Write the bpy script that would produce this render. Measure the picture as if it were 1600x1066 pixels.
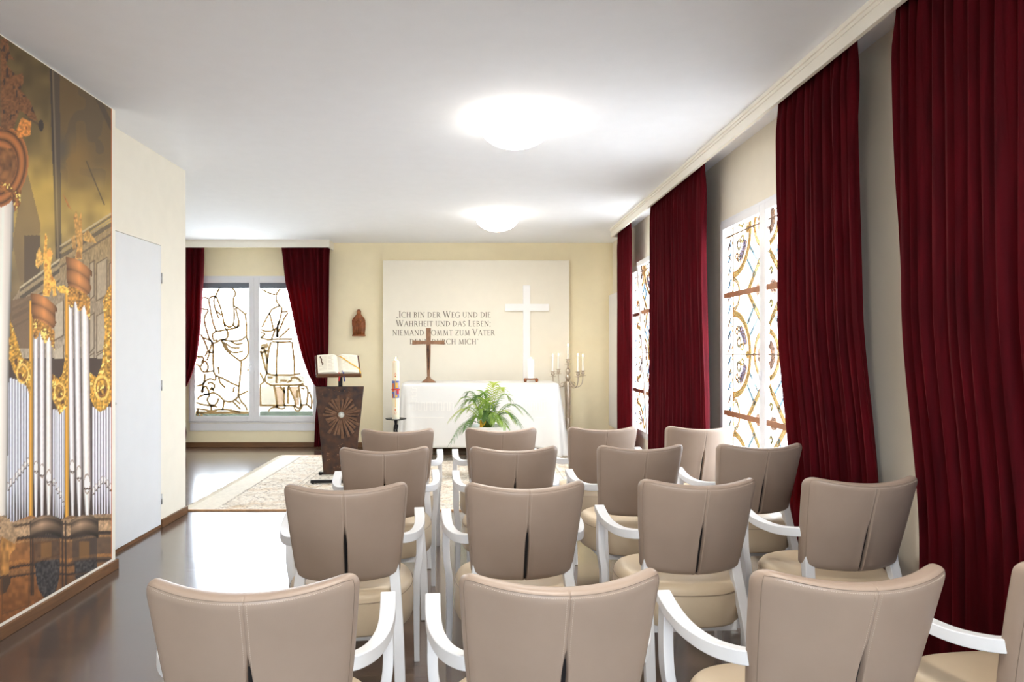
import bpy, math, random
import numpy as np
from mathutils import Vector, Matrix
from math import sin, cos, pi, sqrt, radians, hypot

random.seed(7)
sc = bpy.context.scene
COL = sc.collection
for o in list(bpy.data.objects):
    bpy.data.objects.remove(o)

# ------------------------------------------------------------ camera
FPX = 1060.0            # focal length in pixels of the 1600 px wide frame
CX, CY = 740.0, 546.0   # vanishing point of the room's depth
EYE = 1.38
cam_d = bpy.data.cameras.new('camera')
cam = bpy.data.objects.new('camera', cam_d); COL.objects.link(cam)
cam.location = (0, 0, EYE); cam.rotation_euler = (pi/2, 0, 0)
cam_d.sensor_width = 36; cam_d.lens = FPX/1600*36
cam_d.shift_x = (800-CX)/1600; cam_d.shift_y = (CY-533)/1600
cam_d.clip_start = 0.05
sc.camera = cam

# ------------------------------------------------------------ world, light, exposure
SKY_W = 6.8             # radiance of the overcast sky
EXPO = 2.83
sc.view_settings.view_transform = 'Standard'
sc.view_settings.look = 'None'
sc.view_settings.gamma = 1
sc.view_settings.use_curve_mapping = False
sc.view_settings.exposure = EXPO
w = bpy.data.worlds.new('overcast_sky'); sc.world = w; w.use_nodes = True
bg = w.node_tree.nodes['Background']
bg.inputs[1].default_value = SKY_W
_n = w.node_tree.nodes; _tc = _n.new('ShaderNodeTexCoord'); _sx = _n.new('ShaderNodeSeparateXYZ'); _cr = _n.new('ShaderNodeValToRGB')
_mr = _n.new('ShaderNodeMapRange'); _mr.inputs[1].default_value = -.25; _mr.inputs[2].default_value = .25
w.node_tree.links.new(_tc.outputs['Generated'], _sx.inputs[0]); w.node_tree.links.new(_sx.outputs[2], _mr.inputs[0])
w.node_tree.links.new(_mr.outputs[0], _cr.inputs[0]); w.node_tree.links.new(_cr.outputs[0], bg.inputs[0])
_cr.color_ramp.elements[0].position = .35; _cr.color_ramp.elements[0].color = (.47, .50, .52, 1)   # pale ground outside
_cr.color_ramp.elements[1].position = .6; _cr.color_ramp.elements[1].color = (.82, .91, 1.0, 1)
sc.cycles.max_bounces = 10; sc.cycles.diffuse_bounces = 6; sc.cycles.transparent_max_bounces = 16
sc.cycles.sample_clamp_indirect = 8
sc.cycles.use_denoising = True
BULB = 3.8              # power sent down by each ceiling lamp
LAMP_W = 1.7            # radiance of the ceiling lamp shades

def portal(name, loc, rot, sx, sy):
    d = bpy.data.lights.new(name, 'AREA'); d.shape = 'RECTANGLE'; d.size = sx; d.size_y = sy
    d.cycles.is_portal = True
    o = bpy.data.objects.new(name, d); COL.objects.link(o); o.location = loc; o.rotation_euler = rot
    return o
# room numbers (metres)
CEIL = 2.88; YF = 9.56; XR = 1.96; XM = -2.25; XD = -2.42; YM = 4.26; YD = 5.70; XL = -5.5; YB = -2.3
WIN_R = [(8.35, 6.85), (5.35, 3.76), (2.25, 0.66)]   # right-hand windows: far y, near y; the last is unseen, added for light
WZ0, WZ1 = 0.36, 2.385
WIN_F = (-4.01, -2.17, 0.345, 2.413)
WIN_B = (-1.0, 1.0, 1.1, 2.35)  # assumed back window, added for brightness
portal('daylight_far', ((WIN_F[0]+WIN_F[1])/2, YF+.3, 1.38), (-pi/2, 0, 0), 1.84, 2.07)
for a, b in WIN_R:
    portal('daylight_side', (XR+.3, (a+b)/2, 1.37), (0, pi/2, 0), 2.03, a-b)
portal('daylight_back', (0, YB-.3, 1.72), (pi/2, 0, 0), 2.0, 1.25)

# ------------------------------------------------------------ helpers
def lin(c):
    c = c/255.0
    return c/12.92 if c <= .04045 else ((c+.055)/1.055)**2.4
def rgb(r, g, b): return (lin(r), lin(g), lin(b), 1)

class N:
    def __init__(s, name):
        s.m = bpy.data.materials.new(name); s.m.use_nodes = True
        s.t = s.m.node_tree; s.b = s.t.nodes['Principled BSDF']; s.out = s.t.nodes['Material Output']
    def new(s, kind, **kw):
        n = s.t.nodes.new(kind)
        for k, v in kw.items(): setattr(n, k, v)
        return n
    def link(s, a, b): s.t.links.new(a, b)
    def coord(s, scale=(1, 1, 1), kind='Object', loc=(0, 0, 0)):
        c = s.new('ShaderNodeTexCoord'); mp = s.new('ShaderNodeMapping')
        mp.inputs['Scale'].default_value = scale; mp.inputs['Location'].default_value = loc
        s.link(c.outputs[kind], mp.inputs[0]); return mp.outputs[0]
    def noise(s, vec, scale=5, detail=3, rough=.5):
        n = s.new('ShaderNodeTexNoise'); n.inputs['Scale'].default_value = scale
        n.inputs['Detail'].default_value = detail; n.inputs['Roughness'].default_value = rough
        s.link(vec, n.inputs['Vector']); return n.outputs[0]
    def ramp(s, fac, stops):
        r = s.new('ShaderNodeValToRGB'); e = r.color_ramp.elements
        while len(e) < len(stops): e.new(.5)
        for el, (p, c) in zip(e, stops): el.position = p; el.color = c
        s.link(fac, r.inputs[0]); return r.outputs[0]
    def bump(s, h, strength=.2, dist=.01):
        b = s.new('ShaderNodeBump'); b.inputs['Strength'].default_value = strength
        b.inputs['Distance'].default_value = dist
        s.link(h, b.inputs['Height']); s.link(b.outputs[0], s.b.inputs['Normal']); return b

def mat(name, col, rough=.5, metal=0, spec=.5, noise=0, nscale=8, bump=0, bscale=60, bdist=.002, sheen=0, coat=0, stretch=(1, 1, 1), dark=None):
    n = N(name); b = n.b
    b.inputs['Roughness'].default_value = rough; b.inputs['Metallic'].default_value = metal
    b.inputs['Specular IOR Level'].default_value = spec
    if sheen: b.inputs['Sheen Weight'].default_value = sheen
    if coat: b.inputs['Coat Weight'].default_value = coat
    v = n.coord(stretch)
    d = dark if dark else tuple(x*(1-noise) for x in col[:3])+(1,)
    f = n.noise(v, nscale, 4)
    c = n.ramp(f, [(.3, d), (.7, col)])
    n.link(c, b.inputs['Base Color'])
    if bump:
        n.bump(n.noise(v, bscale, 3), bump, bdist)
    return n.m

def emis(name, col, strength):
    n = N(name); n.b.inputs['Base Color'].default_value = col
    n.b.inputs['Emission Color'].default_value = col; n.b.inputs['Emission Strength'].default_value = strength
    return n.m

def sheet(name, col, opacity=0.0, back=None):
    """coloured see-through foil or glass: tinted transparency plus a little diffuse"""
    n = N(name); n.t.nodes.remove(n.b)
    tr = n.new('ShaderNodeBsdfTransparent'); tr.inputs[0].default_value = col
    df = n.new('ShaderNodeBsdfDiffuse'); df.inputs[0].default_value = back or col
    mx = n.new('ShaderNodeMixShader'); mx.inputs[0].default_value = opacity
    n.link(tr.outputs[0], mx.inputs[1]); n.link(df.outputs[0], mx.inputs[2])
    n.link(mx.outputs[0], n.out.inputs[0]); return n.m

def glass_pane(name):
    n = N(name); n.t.nodes.remove(n.b)
    tr = n.new('ShaderNodeBsdfTransparent'); tr.inputs[0].default_value = (sqrt(PANE)*.98, sqrt(PANE)*.99, sqrt(PANE), 1)
    gl = n.new('ShaderNodeBsdfGlossy'); gl.inputs['Roughness'].default_value = .03
    mx = n.new('ShaderNodeMixShader'); mx.inputs[0].default_value = .04
    n.link(tr.outputs[0], mx.inputs[1]); n.link(gl.outputs[0], mx.inputs[2])
    n.link(mx.outputs[0], n.out.inputs[0]); return n.m

class MB:
    def __init__(s): s.v = []; s.f = []; s.mi = []; s.cur = 0
    def add(s, vs, fs):
        o = len(s.v); s.v += [tuple(p) for p in vs]
        for f in fs: s.f.append(tuple(i+o for i in f)); s.mi.append(s.cur)
        return s
    def box(s, x0, x1, y0, y1, z0, z1, M=None):
        p = [(x, y, z) for z in (z0, z1) for y in (y0, y1) for x in (x0, x1)]
        if M is not None: p = [tuple(M @ Vector(q)) for q in p]
        return s.add(p, [(0, 2, 3, 1), (4, 5, 7, 6), (0, 1, 5, 4), (2, 6, 7, 3), (0, 4, 6, 2), (1, 3, 7, 5)])
    def prism(s, poly, axis, a, b):
        """poly: 2D points; extruded along axis ('y': poly is x,z; 'x': y,z; 'z': x,y)"""
        def P(q, t): return {'y': (q[0], t, q[1]), 'x': (t, q[0], q[1]), 'z': (q[0], q[1], t)}[axis]
        n = len(poly); vs = [P(q, a) for q in poly]+[P(q, b) for q in poly]
        fs = [(i, (i+1) % n, n+(i+1) % n, n+i) for i in range(n)]+[tuple(range(n))[::-1], tuple(range(n, 2*n))]
        return s.add(vs, fs)
    def tube(s, path, r, n=8, cap=True):
        P = [Vector(p) for p in path]; m = len(P); rs = r if isinstance(r, (list, tuple)) else [r]*m
        vs = []; up = None
        for i in range(m):
            t = (P[min(i+1, m-1)]-P[max(i-1, 0)])
            if t.length < 1e-9: t = Vector((0, 0, 1))
            t.normalize()
            if up is None:
                up = Vector((0, 0, 1)) if abs(t.z) < .9 else Vector((1, 0, 0))
            a = (up-t*up.dot(t))
            if a.length < 1e-6: a = t.orthogonal()
            a.normalize(); b = t.cross(a); up = a
            for k in range(n):
                an = 2*pi*k/n; vs.append(P[i]+(a*cos(an)+b*sin(an))*rs[i])
        fs = [(i*n+k, i*n+(k+1) % n, (i+1)*n+(k+1) % n, (i+1)*n+k) for i in range(m-1) for k in range(n)]
        if cap: fs += [tuple(range(n))[::-1], tuple(range((m-1)*n, m*n))]
        return s.add(vs, fs)
    def lathe(s, prof, c=(0, 0, 0), n=24, M=None):
        vs = []
        for r, z in prof:
            for k in range(n):
                a = 2*pi*k/n; p = Vector((c[0]+r*cos(a), c[1]+r*sin(a), c[2]+z))
                vs.append(M @ p if M is not None else p)
        m = len(prof)
        fs = [(i*n+k, i*n+(k+1) % n, (i+1)*n+(k+1) % n, (i+1)*n+k) for i in range(m-1) for k in range(n)]
        if prof[0][0] > 1e-5: fs.append(tuple(range(n))[::-1])
        if prof[-1][0] > 1e-5: fs.append(tuple(range((m-1)*n, m*n)))
        return s.add(vs, fs)
    def grid(s, rows, closed=False):
        m, n = len(rows), len(rows[0]); vs = [p for r in rows for p in r]
        fs = [(i*n+k, i*n+(k+1) % n, (i+1)*n+(k+1) % n, (i+1)*n+k) for i in range(m-1) for k in range(n if closed else n-1)]
        return s.add(vs, fs)
    def sweep(s, path, ws, hs, side=None):
        """rectangular section swept along a path; ws across, hs along the 'up' of the section"""
        P = [Vector(p) for p in path]; m = len(P); vs = []
        for i in range(m):
            t = (P[min(i+1, m-1)]-P[max(i-1, 0)]).normalized()
            sd = Vector(side) if side else t.cross(Vector((0, 0, 1)))
            sd = (sd-t*sd.dot(t)).normalized(); up = sd.cross(t).normalized()
            a, b = ws[i]/2, hs[i]/2
            vs += [P[i]-sd*a-up*b, P[i]+sd*a-up*b, P[i]+sd*a+up*b, P[i]-sd*a+up*b]
        fs = [(i*4+k, i*4+(k+1) % 4, (i+1)*4+(k+1) % 4, (i+1)*4+k) for i in range(m-1) for k in range(4)]
        fs += [(0, 1, 2, 3)[::-1], tuple(range((m-1)*4, m*4))]
        return s.add(vs, fs)
    def ribbon(s, pts, wd, F, th=.004):
        """flat band of width wd along 2-D points; F maps (u, v, depth) to 3-D"""
        m = len(pts); vs = []
        for i in range(m):
            a = pts[max(i-1, 0)]; b = pts[min(i+1, m-1)]
            dx, dy = b[0]-a[0], b[1]-a[1]; l = hypot(dx, dy) or 1; nx, ny = -dy/l, dx/l
            h = (wd[i] if isinstance(wd, (list, tuple)) else wd)/2
            u, v = pts[i]
            vs += [F(u-nx*h, v-ny*h, 0), F(u+nx*h, v+ny*h, 0), F(u+nx*h, v+ny*h, th), F(u-nx*h, v-ny*h, th)]
        fs = [(i*4+k, i*4+(k+1) % 4, (i+1)*4+(k+1) % 4, (i+1)*4+k) for i in range(m-1) for k in range(4)]
        fs += [(3, 2, 1, 0), tuple(range((m-1)*4, m*4))]
        return s.add(vs, fs)
    def build(s, name, mats, parent=None, smooth=False, bevel=0, seg=2, angle=40, solid=0, sub=0):
        me = bpy.data.meshes.new(name); me.from_pydata(s.v, [], s.f)
        ms = mats if isinstance(mats, (list, tuple)) else [mats]
        for m_ in ms: me.materials.append(m_)
        if len(ms) > 1: me.polygons.foreach_set('material_index', s.mi)
        if smooth: me.polygons.foreach_set('use_smooth', [True]*len(me.polygons))
        me.update()
        import bmesh
        bm = bmesh.new(); bm.from_mesh(me); bmesh.ops.recalc_face_normals(bm, faces=bm.faces); bm.to_mesh(me); bm.free()
        o = bpy.data.objects.new(name, me); COL.objects.link(o)
        if parent: o.parent = parent
        if solid: md = o.modifiers.new('thick', 'SOLIDIFY'); md.thickness = solid; md.offset = 0
        if sub: md = o.modifiers.new('sub', 'SUBSURF'); md.levels = sub; md.render_levels = sub
        if bevel:
            md = o.modifiers.new('bevel', 'BEVEL'); md.width = bevel; md.segments = seg; md.limit_method = 'ANGLE'
            md.angle_limit = radians(angle)
            me.polygons.foreach_set('use_smooth', [True]*len(me.polygons))
            md.harden_normals = True
        elif smooth == 'auto':
            me.set_sharp_from_angle(angle=radians(angle))
        return o

def tag(o, label, cat, group=None):
    o['label'] = label; o['category'] = cat
    if group: o['group'] = group
    return o
def thing(name, label, cat, loc=(0, 0, 0), rz=0, group=None):
    o = bpy.data.objects.new(name, None); COL.objects.link(o); o.empty_display_size = .1
    o.location = loc; o.rotation_euler = (0, 0, rz); return tag(o, label, cat, group)
def struct(o):
    o['kind'] = 'structure'; return o
def bez(p0, p1, p2, p3, n=10):
    return [tuple((1-t)**3*a+3*(1-t)**2*t*b+3*(1-t)*t*t*c+t**3*d for a, b, c, d in zip(p0, p1, p2, p3)) for t in [i/n for i in range(n+1)]]
def spline(pts, n=6):
    """catmull-rom through points"""
    P = [pts[0]]+list(pts)+[pts[-1]]; out = []
    for i in range(1, len(P)-2):
        a, b, c, d = P[i-1:i+3]
        for k in range(n):
            t = k/n
            out.append(tuple(.5*((2*q)+(-p+r)*t+(2*p-5*q+4*r-s_)*t*t+(-p+3*q-3*r+s_)*t**3) for p, q, r, s_ in zip(a, b, c, d)))
    out.append(tuple(pts[-1])); return out
def interp(x, table):
    if x <= table[0][0]: return table[0][1]
    for (a, fa), (b, fb) in zip(table, table[1:]):
        if x <= b: return fa+(fb-fa)*(x-a)/(b-a)
    return table[-1][1]
def sm(a, b, x):
    t = min(1, max(0, (x-a)/(b-a))); return t*t*(3-2*t)
def PX(px, Y): return (px-CX)*Y/FPX      # measured column -> metres across at depth Y
def PZ(py, Y): return EYE-(py-CY)*Y/FPX  # measured row -> height at depth Y

# ------------------------------------------------------------ materials
M_far = mat('cream_plaster', rgb(247, 235, 202), .85, noise=.03, bump=.15, bscale=120, bdist=.001)
M_wall = mat('ivory_plaster', rgb(245, 240, 226), .85, noise=.03, bump=.15, bscale=120, bdist=.001)
M_rwall = mat('pale_plaster', rgb(238, 230, 214), .85, noise=.03, bump=.15, bscale=120, bdist=.001)
M_ceil = mat('white_ceiling_paint', rgb(243, 246, 252), .9, noise=.02, bump=.1, bscale=140, bdist=.001)
M_pelmet = mat('cream_pelmet_paint', rgb(242, 237, 226), .6, noise=.02)
M_white = mat('white_lacquer', rgb(240, 240, 240), .35, noise=.02)
M_door = mat('white_door_paint', rgb(232, 235, 239), .4, noise=.02)
M_frame = mat('white_window_plastic', rgb(232, 232, 236), .3, noise=.02)
M_panel = mat('white_panel_board', rgb(243, 237, 222), .6, noise=.02)
M_cross = mat('white_cross_paint', rgb(250, 250, 250), .5, noise=.01)
M_skirt = mat('brown_skirting_wood', rgb(122, 84, 52), .45, noise=.35, nscale=6, stretch=(1, 1, 14))
M_text = mat('grey_lettering', rgb(116, 106, 90), .7)
M_chairw = mat('white_chair_paint', rgb(228, 229, 232), .38, noise=.03, nscale=14, bump=.12, bscale=90, bdist=.001)
M_bronze = mat('dark_bronze', rgb(96, 68, 52), .38, .75, noise=.5, nscale=14, bump=.6, bscale=40, bdist=.004, dark=rgb(52, 46, 46))
M_bronze2 = mat('brown_bronze', rgb(150, 112, 86), .42, .7, noise=.35, nscale=20, bump=.4, bscale=60, bdist=.003)
M_wood = mat('brown_lectern_wood', rgb(104, 66, 38), .45, noise=.35, nscale=5, stretch=(2, 20, 20))
M_carved = mat('carved_brown_wood', rgb(158, 88, 40), .5, noise=.55, nscale=18, bump=.5, bscale=45, bdist=.004)
M_paper = mat('book_paper', rgb(246, 238, 220), .8, noise=.03)
M_edge = mat('page_edges', rgb(214, 196, 160), .8, noise=.1, nscale=40)
M_iron = mat('black_iron', rgb(36, 34, 36), .5, .6, noise=.3)
M_silver = mat('aged_silver', rgb(222, 208, 190), .3, .95, noise=.2, nscale=20)
M_wax = mat('ivory_wax', rgb(250, 240, 212), .5, noise=.02)
M_wax.node_tree.nodes['Principled BSDF'].inputs['Subsurface Weight'].default_value = .3
M_waxw = mat('white_wax', rgb(255, 252, 244), .5)
M_flame = emis('candle_flame', (1, .72, .3, 1), 14)
M_pot = mat('white_planter_glaze', rgb(240, 240, 238), .4)
M_soil = mat('potting_soil', rgb(60, 44, 32), .95, noise=.5, nscale=60)
M_stem = mat('green_stem', rgb(120, 140, 50), .6, noise=.2)
M_red = mat('red_ribbon', rgb(190, 22, 26), .6)
M_blue = mat('blue_ribbon', rgb(30, 60, 130), .6)
M_yellow = mat('yellow_ribbon', rgb(240, 186, 40), .6)
M_chrome = mat('brushed_metal', rgb(190, 190, 190), .3, .9)
M_dark = mat('painted_slit_shade', rgb(26, 22, 22), .9)  # near-black standing in for shade in the chair-back slit
M_blind = mat('grey_blind', rgb(112, 120, 132), .6, noise=.1)
M_foot = mat('dark_felt', rgb(40, 34, 30), .9)

def leaf_mat(name, c1, c2):
    n = N(name); b = n.b; b.inputs['Roughness'].default_value = .45
    v = n.coord((1, 1, 1)); c = n.ramp(n.noise(v, 6, 3), [(.35, c1), (.65, c2)])
    n.link(c, b.inputs['Base Color'])
    tl = n.new('ShaderNodeBsdfTranslucent'); n.link(c, tl.inputs[0])
    mx = n.new('ShaderNodeMixShader'); mx.inputs[0].default_value = .3
    n.link(b.outputs[0], mx.inputs[1]); n.link(tl.outputs[0], mx.inputs[2]); n.link(mx.outputs[0], n.out.inputs[0])
    return n.m
M_leaf = leaf_mat('palm_green', rgb(96, 134, 44), rgb(150, 180, 74))
M_leaf2 = leaf_mat('palm_yellow_green', rgb(150, 176, 52), rgb(196, 208, 90))
M_leafd = leaf_mat('palm_deep_green', rgb(66, 104, 46), rgb(104, 144, 70))

def velvet():
    n = N('red_velvet'); b = n.b
    v = n.coord((1, 1, .12)); f = n.noise(v, 30, 4)
    c = n.ramp(f, [(.25, rgb(56, 2, 10)), (.75, rgb(90, 4, 17))])
    n.link(c, b.inputs['Base Color'])
    b.inputs['Roughness'].default_value = .85; b.inputs['Specular IOR Level'].default_value = .15
    b.inputs['Sheen Weight'].default_value = .14; b.inputs['Sheen Roughness'].default_value = .35
    b.inputs['Sheen Tint'].default_value = rgb(235, 40, 60)
    n.bump(n.noise(n.coord((1, 1, .3)), 220, 2), .25, .002)
    tl = n.new('ShaderNodeBsdfTranslucent'); tl.inputs[0].default_value = rgb(215, 8, 48)
    mx = n.new('ShaderNodeMixShader'); mx.inputs[0].default_value = .12
    n.link(b.outputs[0], mx.inputs[1]); n.link(tl.outputs[0], mx.inputs[2]); n.link(mx.outputs[0], n.out.inputs[0])
    return n.m
M_velvet = velvet()

def leather(name, c, d):
    n = N(name); b = n.b
    v = n.coord((1, 1, 1))
    n.link(n.ramp(n.noise(v, 5, 4), [(.3, d), (.7, c)]), b.inputs['Base Color'])
    b.inputs['Roughness'].default_value = .42; b.inputs['Specular IOR Level'].default_value = .45
    vo = n.new('ShaderNodeTexVoronoi'); vo.inputs['Scale'].default_value = 420; n.link(v, vo.inputs['Vector'])
    n.bump(vo.outputs[0], .12, .0006)
    return n.m
M_leather = leather('taupe_leather', rgb(166, 146, 131), rgb(158, 138, 123))
M_seat = leather('cream_leather', rgb(204, 186, 160), rgb(196, 177, 150))
M_pipe = mat('leather_piping', rgb(136, 118, 104), .5)
M_stitch = mat('pale_stitching', rgb(188, 170, 154), .6)

def floor_mat():
    n = N('dark_wood_laminate'); b = n.b
    v = n.coord((1, 1, 1))
    br = n.new('ShaderNodeTexBrick'); br.inputs['Scale'].default_value = 1
    br.inputs['Brick Width'].default_value = 1.3; br.inputs['Row Height'].default_value = .19
    br.inputs['Mortar Size'].default_value = .0012; br.offset = .37
    br.inputs['Color1'].default_value = rgb(92, 74, 64); br.inputs['Color2'].default_value = rgb(82, 67, 58)
    br.inputs['Mortar'].default_value = rgb(56, 45, 40); n.link(v, br.inputs['Vector'])
    g = n.ramp(n.noise(n.coord((1.2, 16, 1)), 5, 6, .6), [(.3, (.72, .72, .72, 1)), (.7, (1.25, 1.25, 1.25, 1))])
    mx = n.new('ShaderNodeMixRGB', blend_type='MULTIPLY'); mx.inputs[0].default_value = .8
    n.link(br.outputs[0], mx.inputs[1]); n.link(g, mx.inputs[2]); n.link(mx.outputs[0], b.inputs['Base Color'])
    r = n.ramp(n.noise(n.coord((1, 12, 1)), 6, 5), [(.3, (.15, .15, .15, 1)), (.7, (.24, .24, .24, 1))])
    n.link(r, b.inputs['Roughness'])
    b.inputs['Specular IOR Level'].default_value = .8
    b.inputs['Coat Weight'].default_value = .6; b.inputs['Coat Roughness'].default_value = .14
    n.bump(n.noise(n.coord((3, 60, 1)), 8, 5), .06, .0012)
    return n.m
M_floor = floor_mat()

def rug_mat():
    n = N('faded_oriental_rug'); b = n.b; b.inputs['Roughness'].default_value = .95
    v = n.coord((1, 1, 1))
    base = n.ramp(n.noise(v, 2.6, 5, .75), [(.3, rgb(206, 188, 164)), (.5, rgb(240, 232, 220)), (.7, rgb(216, 190, 156))])
    spots = n.ramp(n.noise(n.coord((1, 1.6, 1)), 34, 4, .65), [(.55, (1, 1, 1, 1)), (.63, rgb(132, 112, 98))])
    vo = n.new('ShaderNodeTexVoronoi', feature='DISTANCE_TO_EDGE'); vo.inputs['Scale'].default_value = 5.5; n.link(v, vo.inputs['Vector'])
    net = n.ramp(vo.outputs[0], [(.02, rgb(176, 156, 132)), (.05, (1, 1, 1, 1))])
    m1 = n.new('ShaderNodeMixRGB', blend_type='MULTIPLY'); m1.inputs[0].default_value = .9
    n.link(base, m1.inputs[1]); n.link(spots, m1.inputs[2])
    m2 = n.new('ShaderNodeMixRGB', blend_type='MULTIPLY'); m2.inputs[0].default_value = .18
    n.link(m1.outputs[0], m2.inputs[1]); n.link(net, m2.inputs[2])
    n.link(m2.outputs[0], b.inputs['Base Color'])
    n.bump(n.noise(v, 160, 2), .6, .004)
    return n.m
M_rug = rug_mat()
M_rugline = mat('rug_border_yarn', rgb(120, 108, 98), .95, noise=.6, nscale=40, dark=rgb(226, 216, 200))
M_rugcream = mat('rug_cream_yarn', rgb(240, 232, 218), .95, noise=.12, nscale=30, bump=.5, bscale=150)
M_ruged = mat('rug_rust_binding', rgb(214, 166, 122), .95, noise=.3, nscale=30)
M_cloth = mat('white_linen', rgb(230, 229, 227), .8, noise=.02, bump=.1, bscale=300, bdist=.0006)
M_cloth2 = mat('white_embroidery', rgb(242, 240, 236), .7, noise=.03)

# stained-glass sheets
PANE = .52               # light passed by the milky window foil
KG = SKY_W*2**EXPO*PANE
def tint(r, g, b): return tuple(min(1, sqrt(lin(c)*2.4/KG)) for c in (r, g, b))+(1,)
G = {k: sheet('glass_'+k, tint(*c), .05, rgb(*c)) for k, c in dict(
    amber=(255, 214, 142), blue=(176, 218, 244), lilac=(216, 204, 250), cream=(255, 242, 214),
    rose=(250, 200, 168), yellow=(252, 230, 140), flesh=(250, 214, 178), moss=(150, 158, 138), brown=(150, 98, 66)).items()}
M_lead = mat('tan_lead_lines', rgb(206, 172, 118), .7, noise=.15, nscale=30)
M_leadd = mat('dark_lead_lines', rgb(146, 118, 96), .7, noise=.2, nscale=30)
M_leadbl = mat('slate_lead_lines', rgb(120, 156, 190), .7)
M_leado = mat('amber_lead_lines', rgb(222, 170, 110), .7)
M_bar = mat('brown_glass_bar', rgb(172, 118, 84), .6, noise=.25, nscale=9)
M_glass = glass_pane('clear_pane')

# ------------------------------------------------------------ room shell
def wall_grid(mb, us, vs, holes, emit):
    for a, b in zip(us, us[1:]):
        for c, d in zip(vs, vs[1:]):
            mu, mv = (a+b)/2, (c+d)/2
            if any(h[0] < mu < h[1] and h[2] < mv < h[3] for h in holes): continue
            emit(mb, a, b, c, d)
fl = MB().box(XL-.2, XR+.25, YB-.2, YF+.25, -.12, 0).build('floor', M_floor); struct(fl)
ce = MB().box(XL-.2, XR+.25, YB-.2, YF+.25, CEIL, CEIL+.15).build('ceiling', M_ceil); struct(ce)
# far wall
mb = MB(); wall_grid(mb, [XL-.2, WIN_F[0], WIN_F[1], XR+.25], [0, WIN_F[2], WIN_F[3], CEIL],
                     [WIN_F], lambda m, a, b, c, d: m.box(a, b, YF, YF+.25, c, d))
struct(mb.build('wall_far', M_far))
# right wall
us = sorted([YB, YF]+[y for p in WIN_R for y in p])
mb = MB(); wall_grid(mb, us, [0, WZ0, WZ1, CEIL], [(b, a, WZ0, WZ1) for a, b in WIN_R],
                     lambda m, a, b, c, d: m.box(XR, XR+.25, a, b, c, d))
struct(mb.build('wall_right', M_rwall))
# left walls
struct(MB().box(XM-.2, XM, YB, YM, 0, CEIL).build('wall_left', M_wall))
DO = (4.32, 5.25, 0, 2.185)
mb = MB(); wall_grid(mb, [YM, DO[0], DO[1], YD], [0, DO[3], CEIL], [DO], lambda m, a, b, c, d: m.box(XD-.12, XD, a, b, c, d))
struct(mb.build('wall_left_door', M_wall))
struct(MB().box(XD-.22, XD-.121, DO[0]-.1, DO[1]+.1, 0, 2.3).build('door_light_block', M_wall))  # unseen backing added to stop light leaking under the door
struct(MB().box(XD-.12, XD+.001, DO[0], DO[1], 0, .022).build('trim_3', M_skirt))
struct(MB().box(XL-.2, XD-.12, YD-.12, YD, 0, CEIL).build('wall_left_return', M_wall))
struct(MB().box(XL-.2, XL, YD, YF, 0, CEIL).build('wall_left_alcove', M_wall))
# back wall
mb = MB(); wall_grid(mb, [XM-.2, WIN_B[0], WIN_B[1], XR+.25], [0, WIN_B[2], WIN_B[3], CEIL], [WIN_B],
                     lambda m, a, b, c, d: m.box(a, b, YB-.2, YB, c, d))
struct(mb.build('wall_back', M_wall))
# door leaf
d = bpy.data.objects.new('door_1', None); COL.objects.link(d); struct(d); d.location = (XD, DO[0], 0)
MB().box(-.045, .002, .004, DO[1]-DO[0]-.004, .025, DO[3]-.004).build('door_leaf', M_door, d, bevel=.002)
mb = MB(); mb.tube([(0, .06, 1.02), (.045, .06, 1.02), (.05, .075, 1.02), (.05, .17, 1.02)], .009, 10)
mb.lathe([(.024, 0), (.024, .006)], n=16, M=Matrix.Translation((0, .06, 1.02)) @ Matrix.Rotation(pi/2, 4, 'Y'))
mb.build('door_handle', M_chrome, d, smooth=True)
for z in (.22, 1.1, 1.93):
    MB().tube([(.004, DO[1]-DO[0]+.002, z-.04), (.004, DO[1]-DO[0]+.002, z+.04)], .007, 8).build('hinge', M_chrome, d, smooth=True)
# skirting
def skirt(name, x0, x1, y0, y1, h=.062):
    struct(MB().box(x0, x1, y0, y1, 0, h).build(name, M_skirt, bevel=.004))
skirt('baseboard_left', XM, XM+.016, YB, YM+.016)
skirt('baseboard_left_end', XD, XM+.016, YM, YM+.014)
skirt('baseboard_left_door', XD, XD+.016, DO[1], YD+.016)
skirt('baseboard_left_return', XL, XD+.016, YD, YD+.016)
skirt('baseboard_far', XL, XR, YF-.016, YF, .072)
skirt('baseboard_right', XR-.016, XR, YB, YF-.016)

# pelmets
mb = MB()
mb.box(1.71, 1.735, YB, 8.45, 2.775, CEIL); mb.box(1.695, 1.71, YB, 8.46, 2.855, CEIL); mb.box(1.703, 1.71, YB, 8.455, 2.835, 2.855)
mb.box(1.735, XR, 8.425, 8.45, 2.775, CEIL)
o = mb.build('trim_1', M_pelmet, bevel=.003); struct(o); o['label'] = 'white curtain pelmet board along the right wall'
mb = MB()
mb.box(XL, -1.97, 9.275, 9.30, 2.775, CEIL); mb.box(-1.995, -1.97, 9.30, YF, 2.775, CEIL)
mb.box(XL, -1.965, 9.262, 9.275, 2.855, CEIL)
o = mb.build('trim_2', M_pelmet, bevel=.003); struct(o); o['label'] = 'white curtain pelmet board over the far window'
def rail(name, p, q, lab):
    return tag(MB().tube([p, q], .012, 8).build(name, M_white, smooth=True), lab, 'curtain rail')
mb = MB(); mb.box(1.785, 1.815, YB+.02, 8.40, 2.862, 2.88)
tag(mb.build('curtain_rail', M_white), 'white ceiling curtain rail behind the pelmet along the right wall', 'curtain rail')
mb = MB(); mb.box(XL+.02, -2.0, 9.385, 9.415, 2.862, 2.88)
tag(mb.build('curtain_rail', M_white), 'white ceiling curtain rail behind the pelmet over the far window', 'curtain rail')

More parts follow.
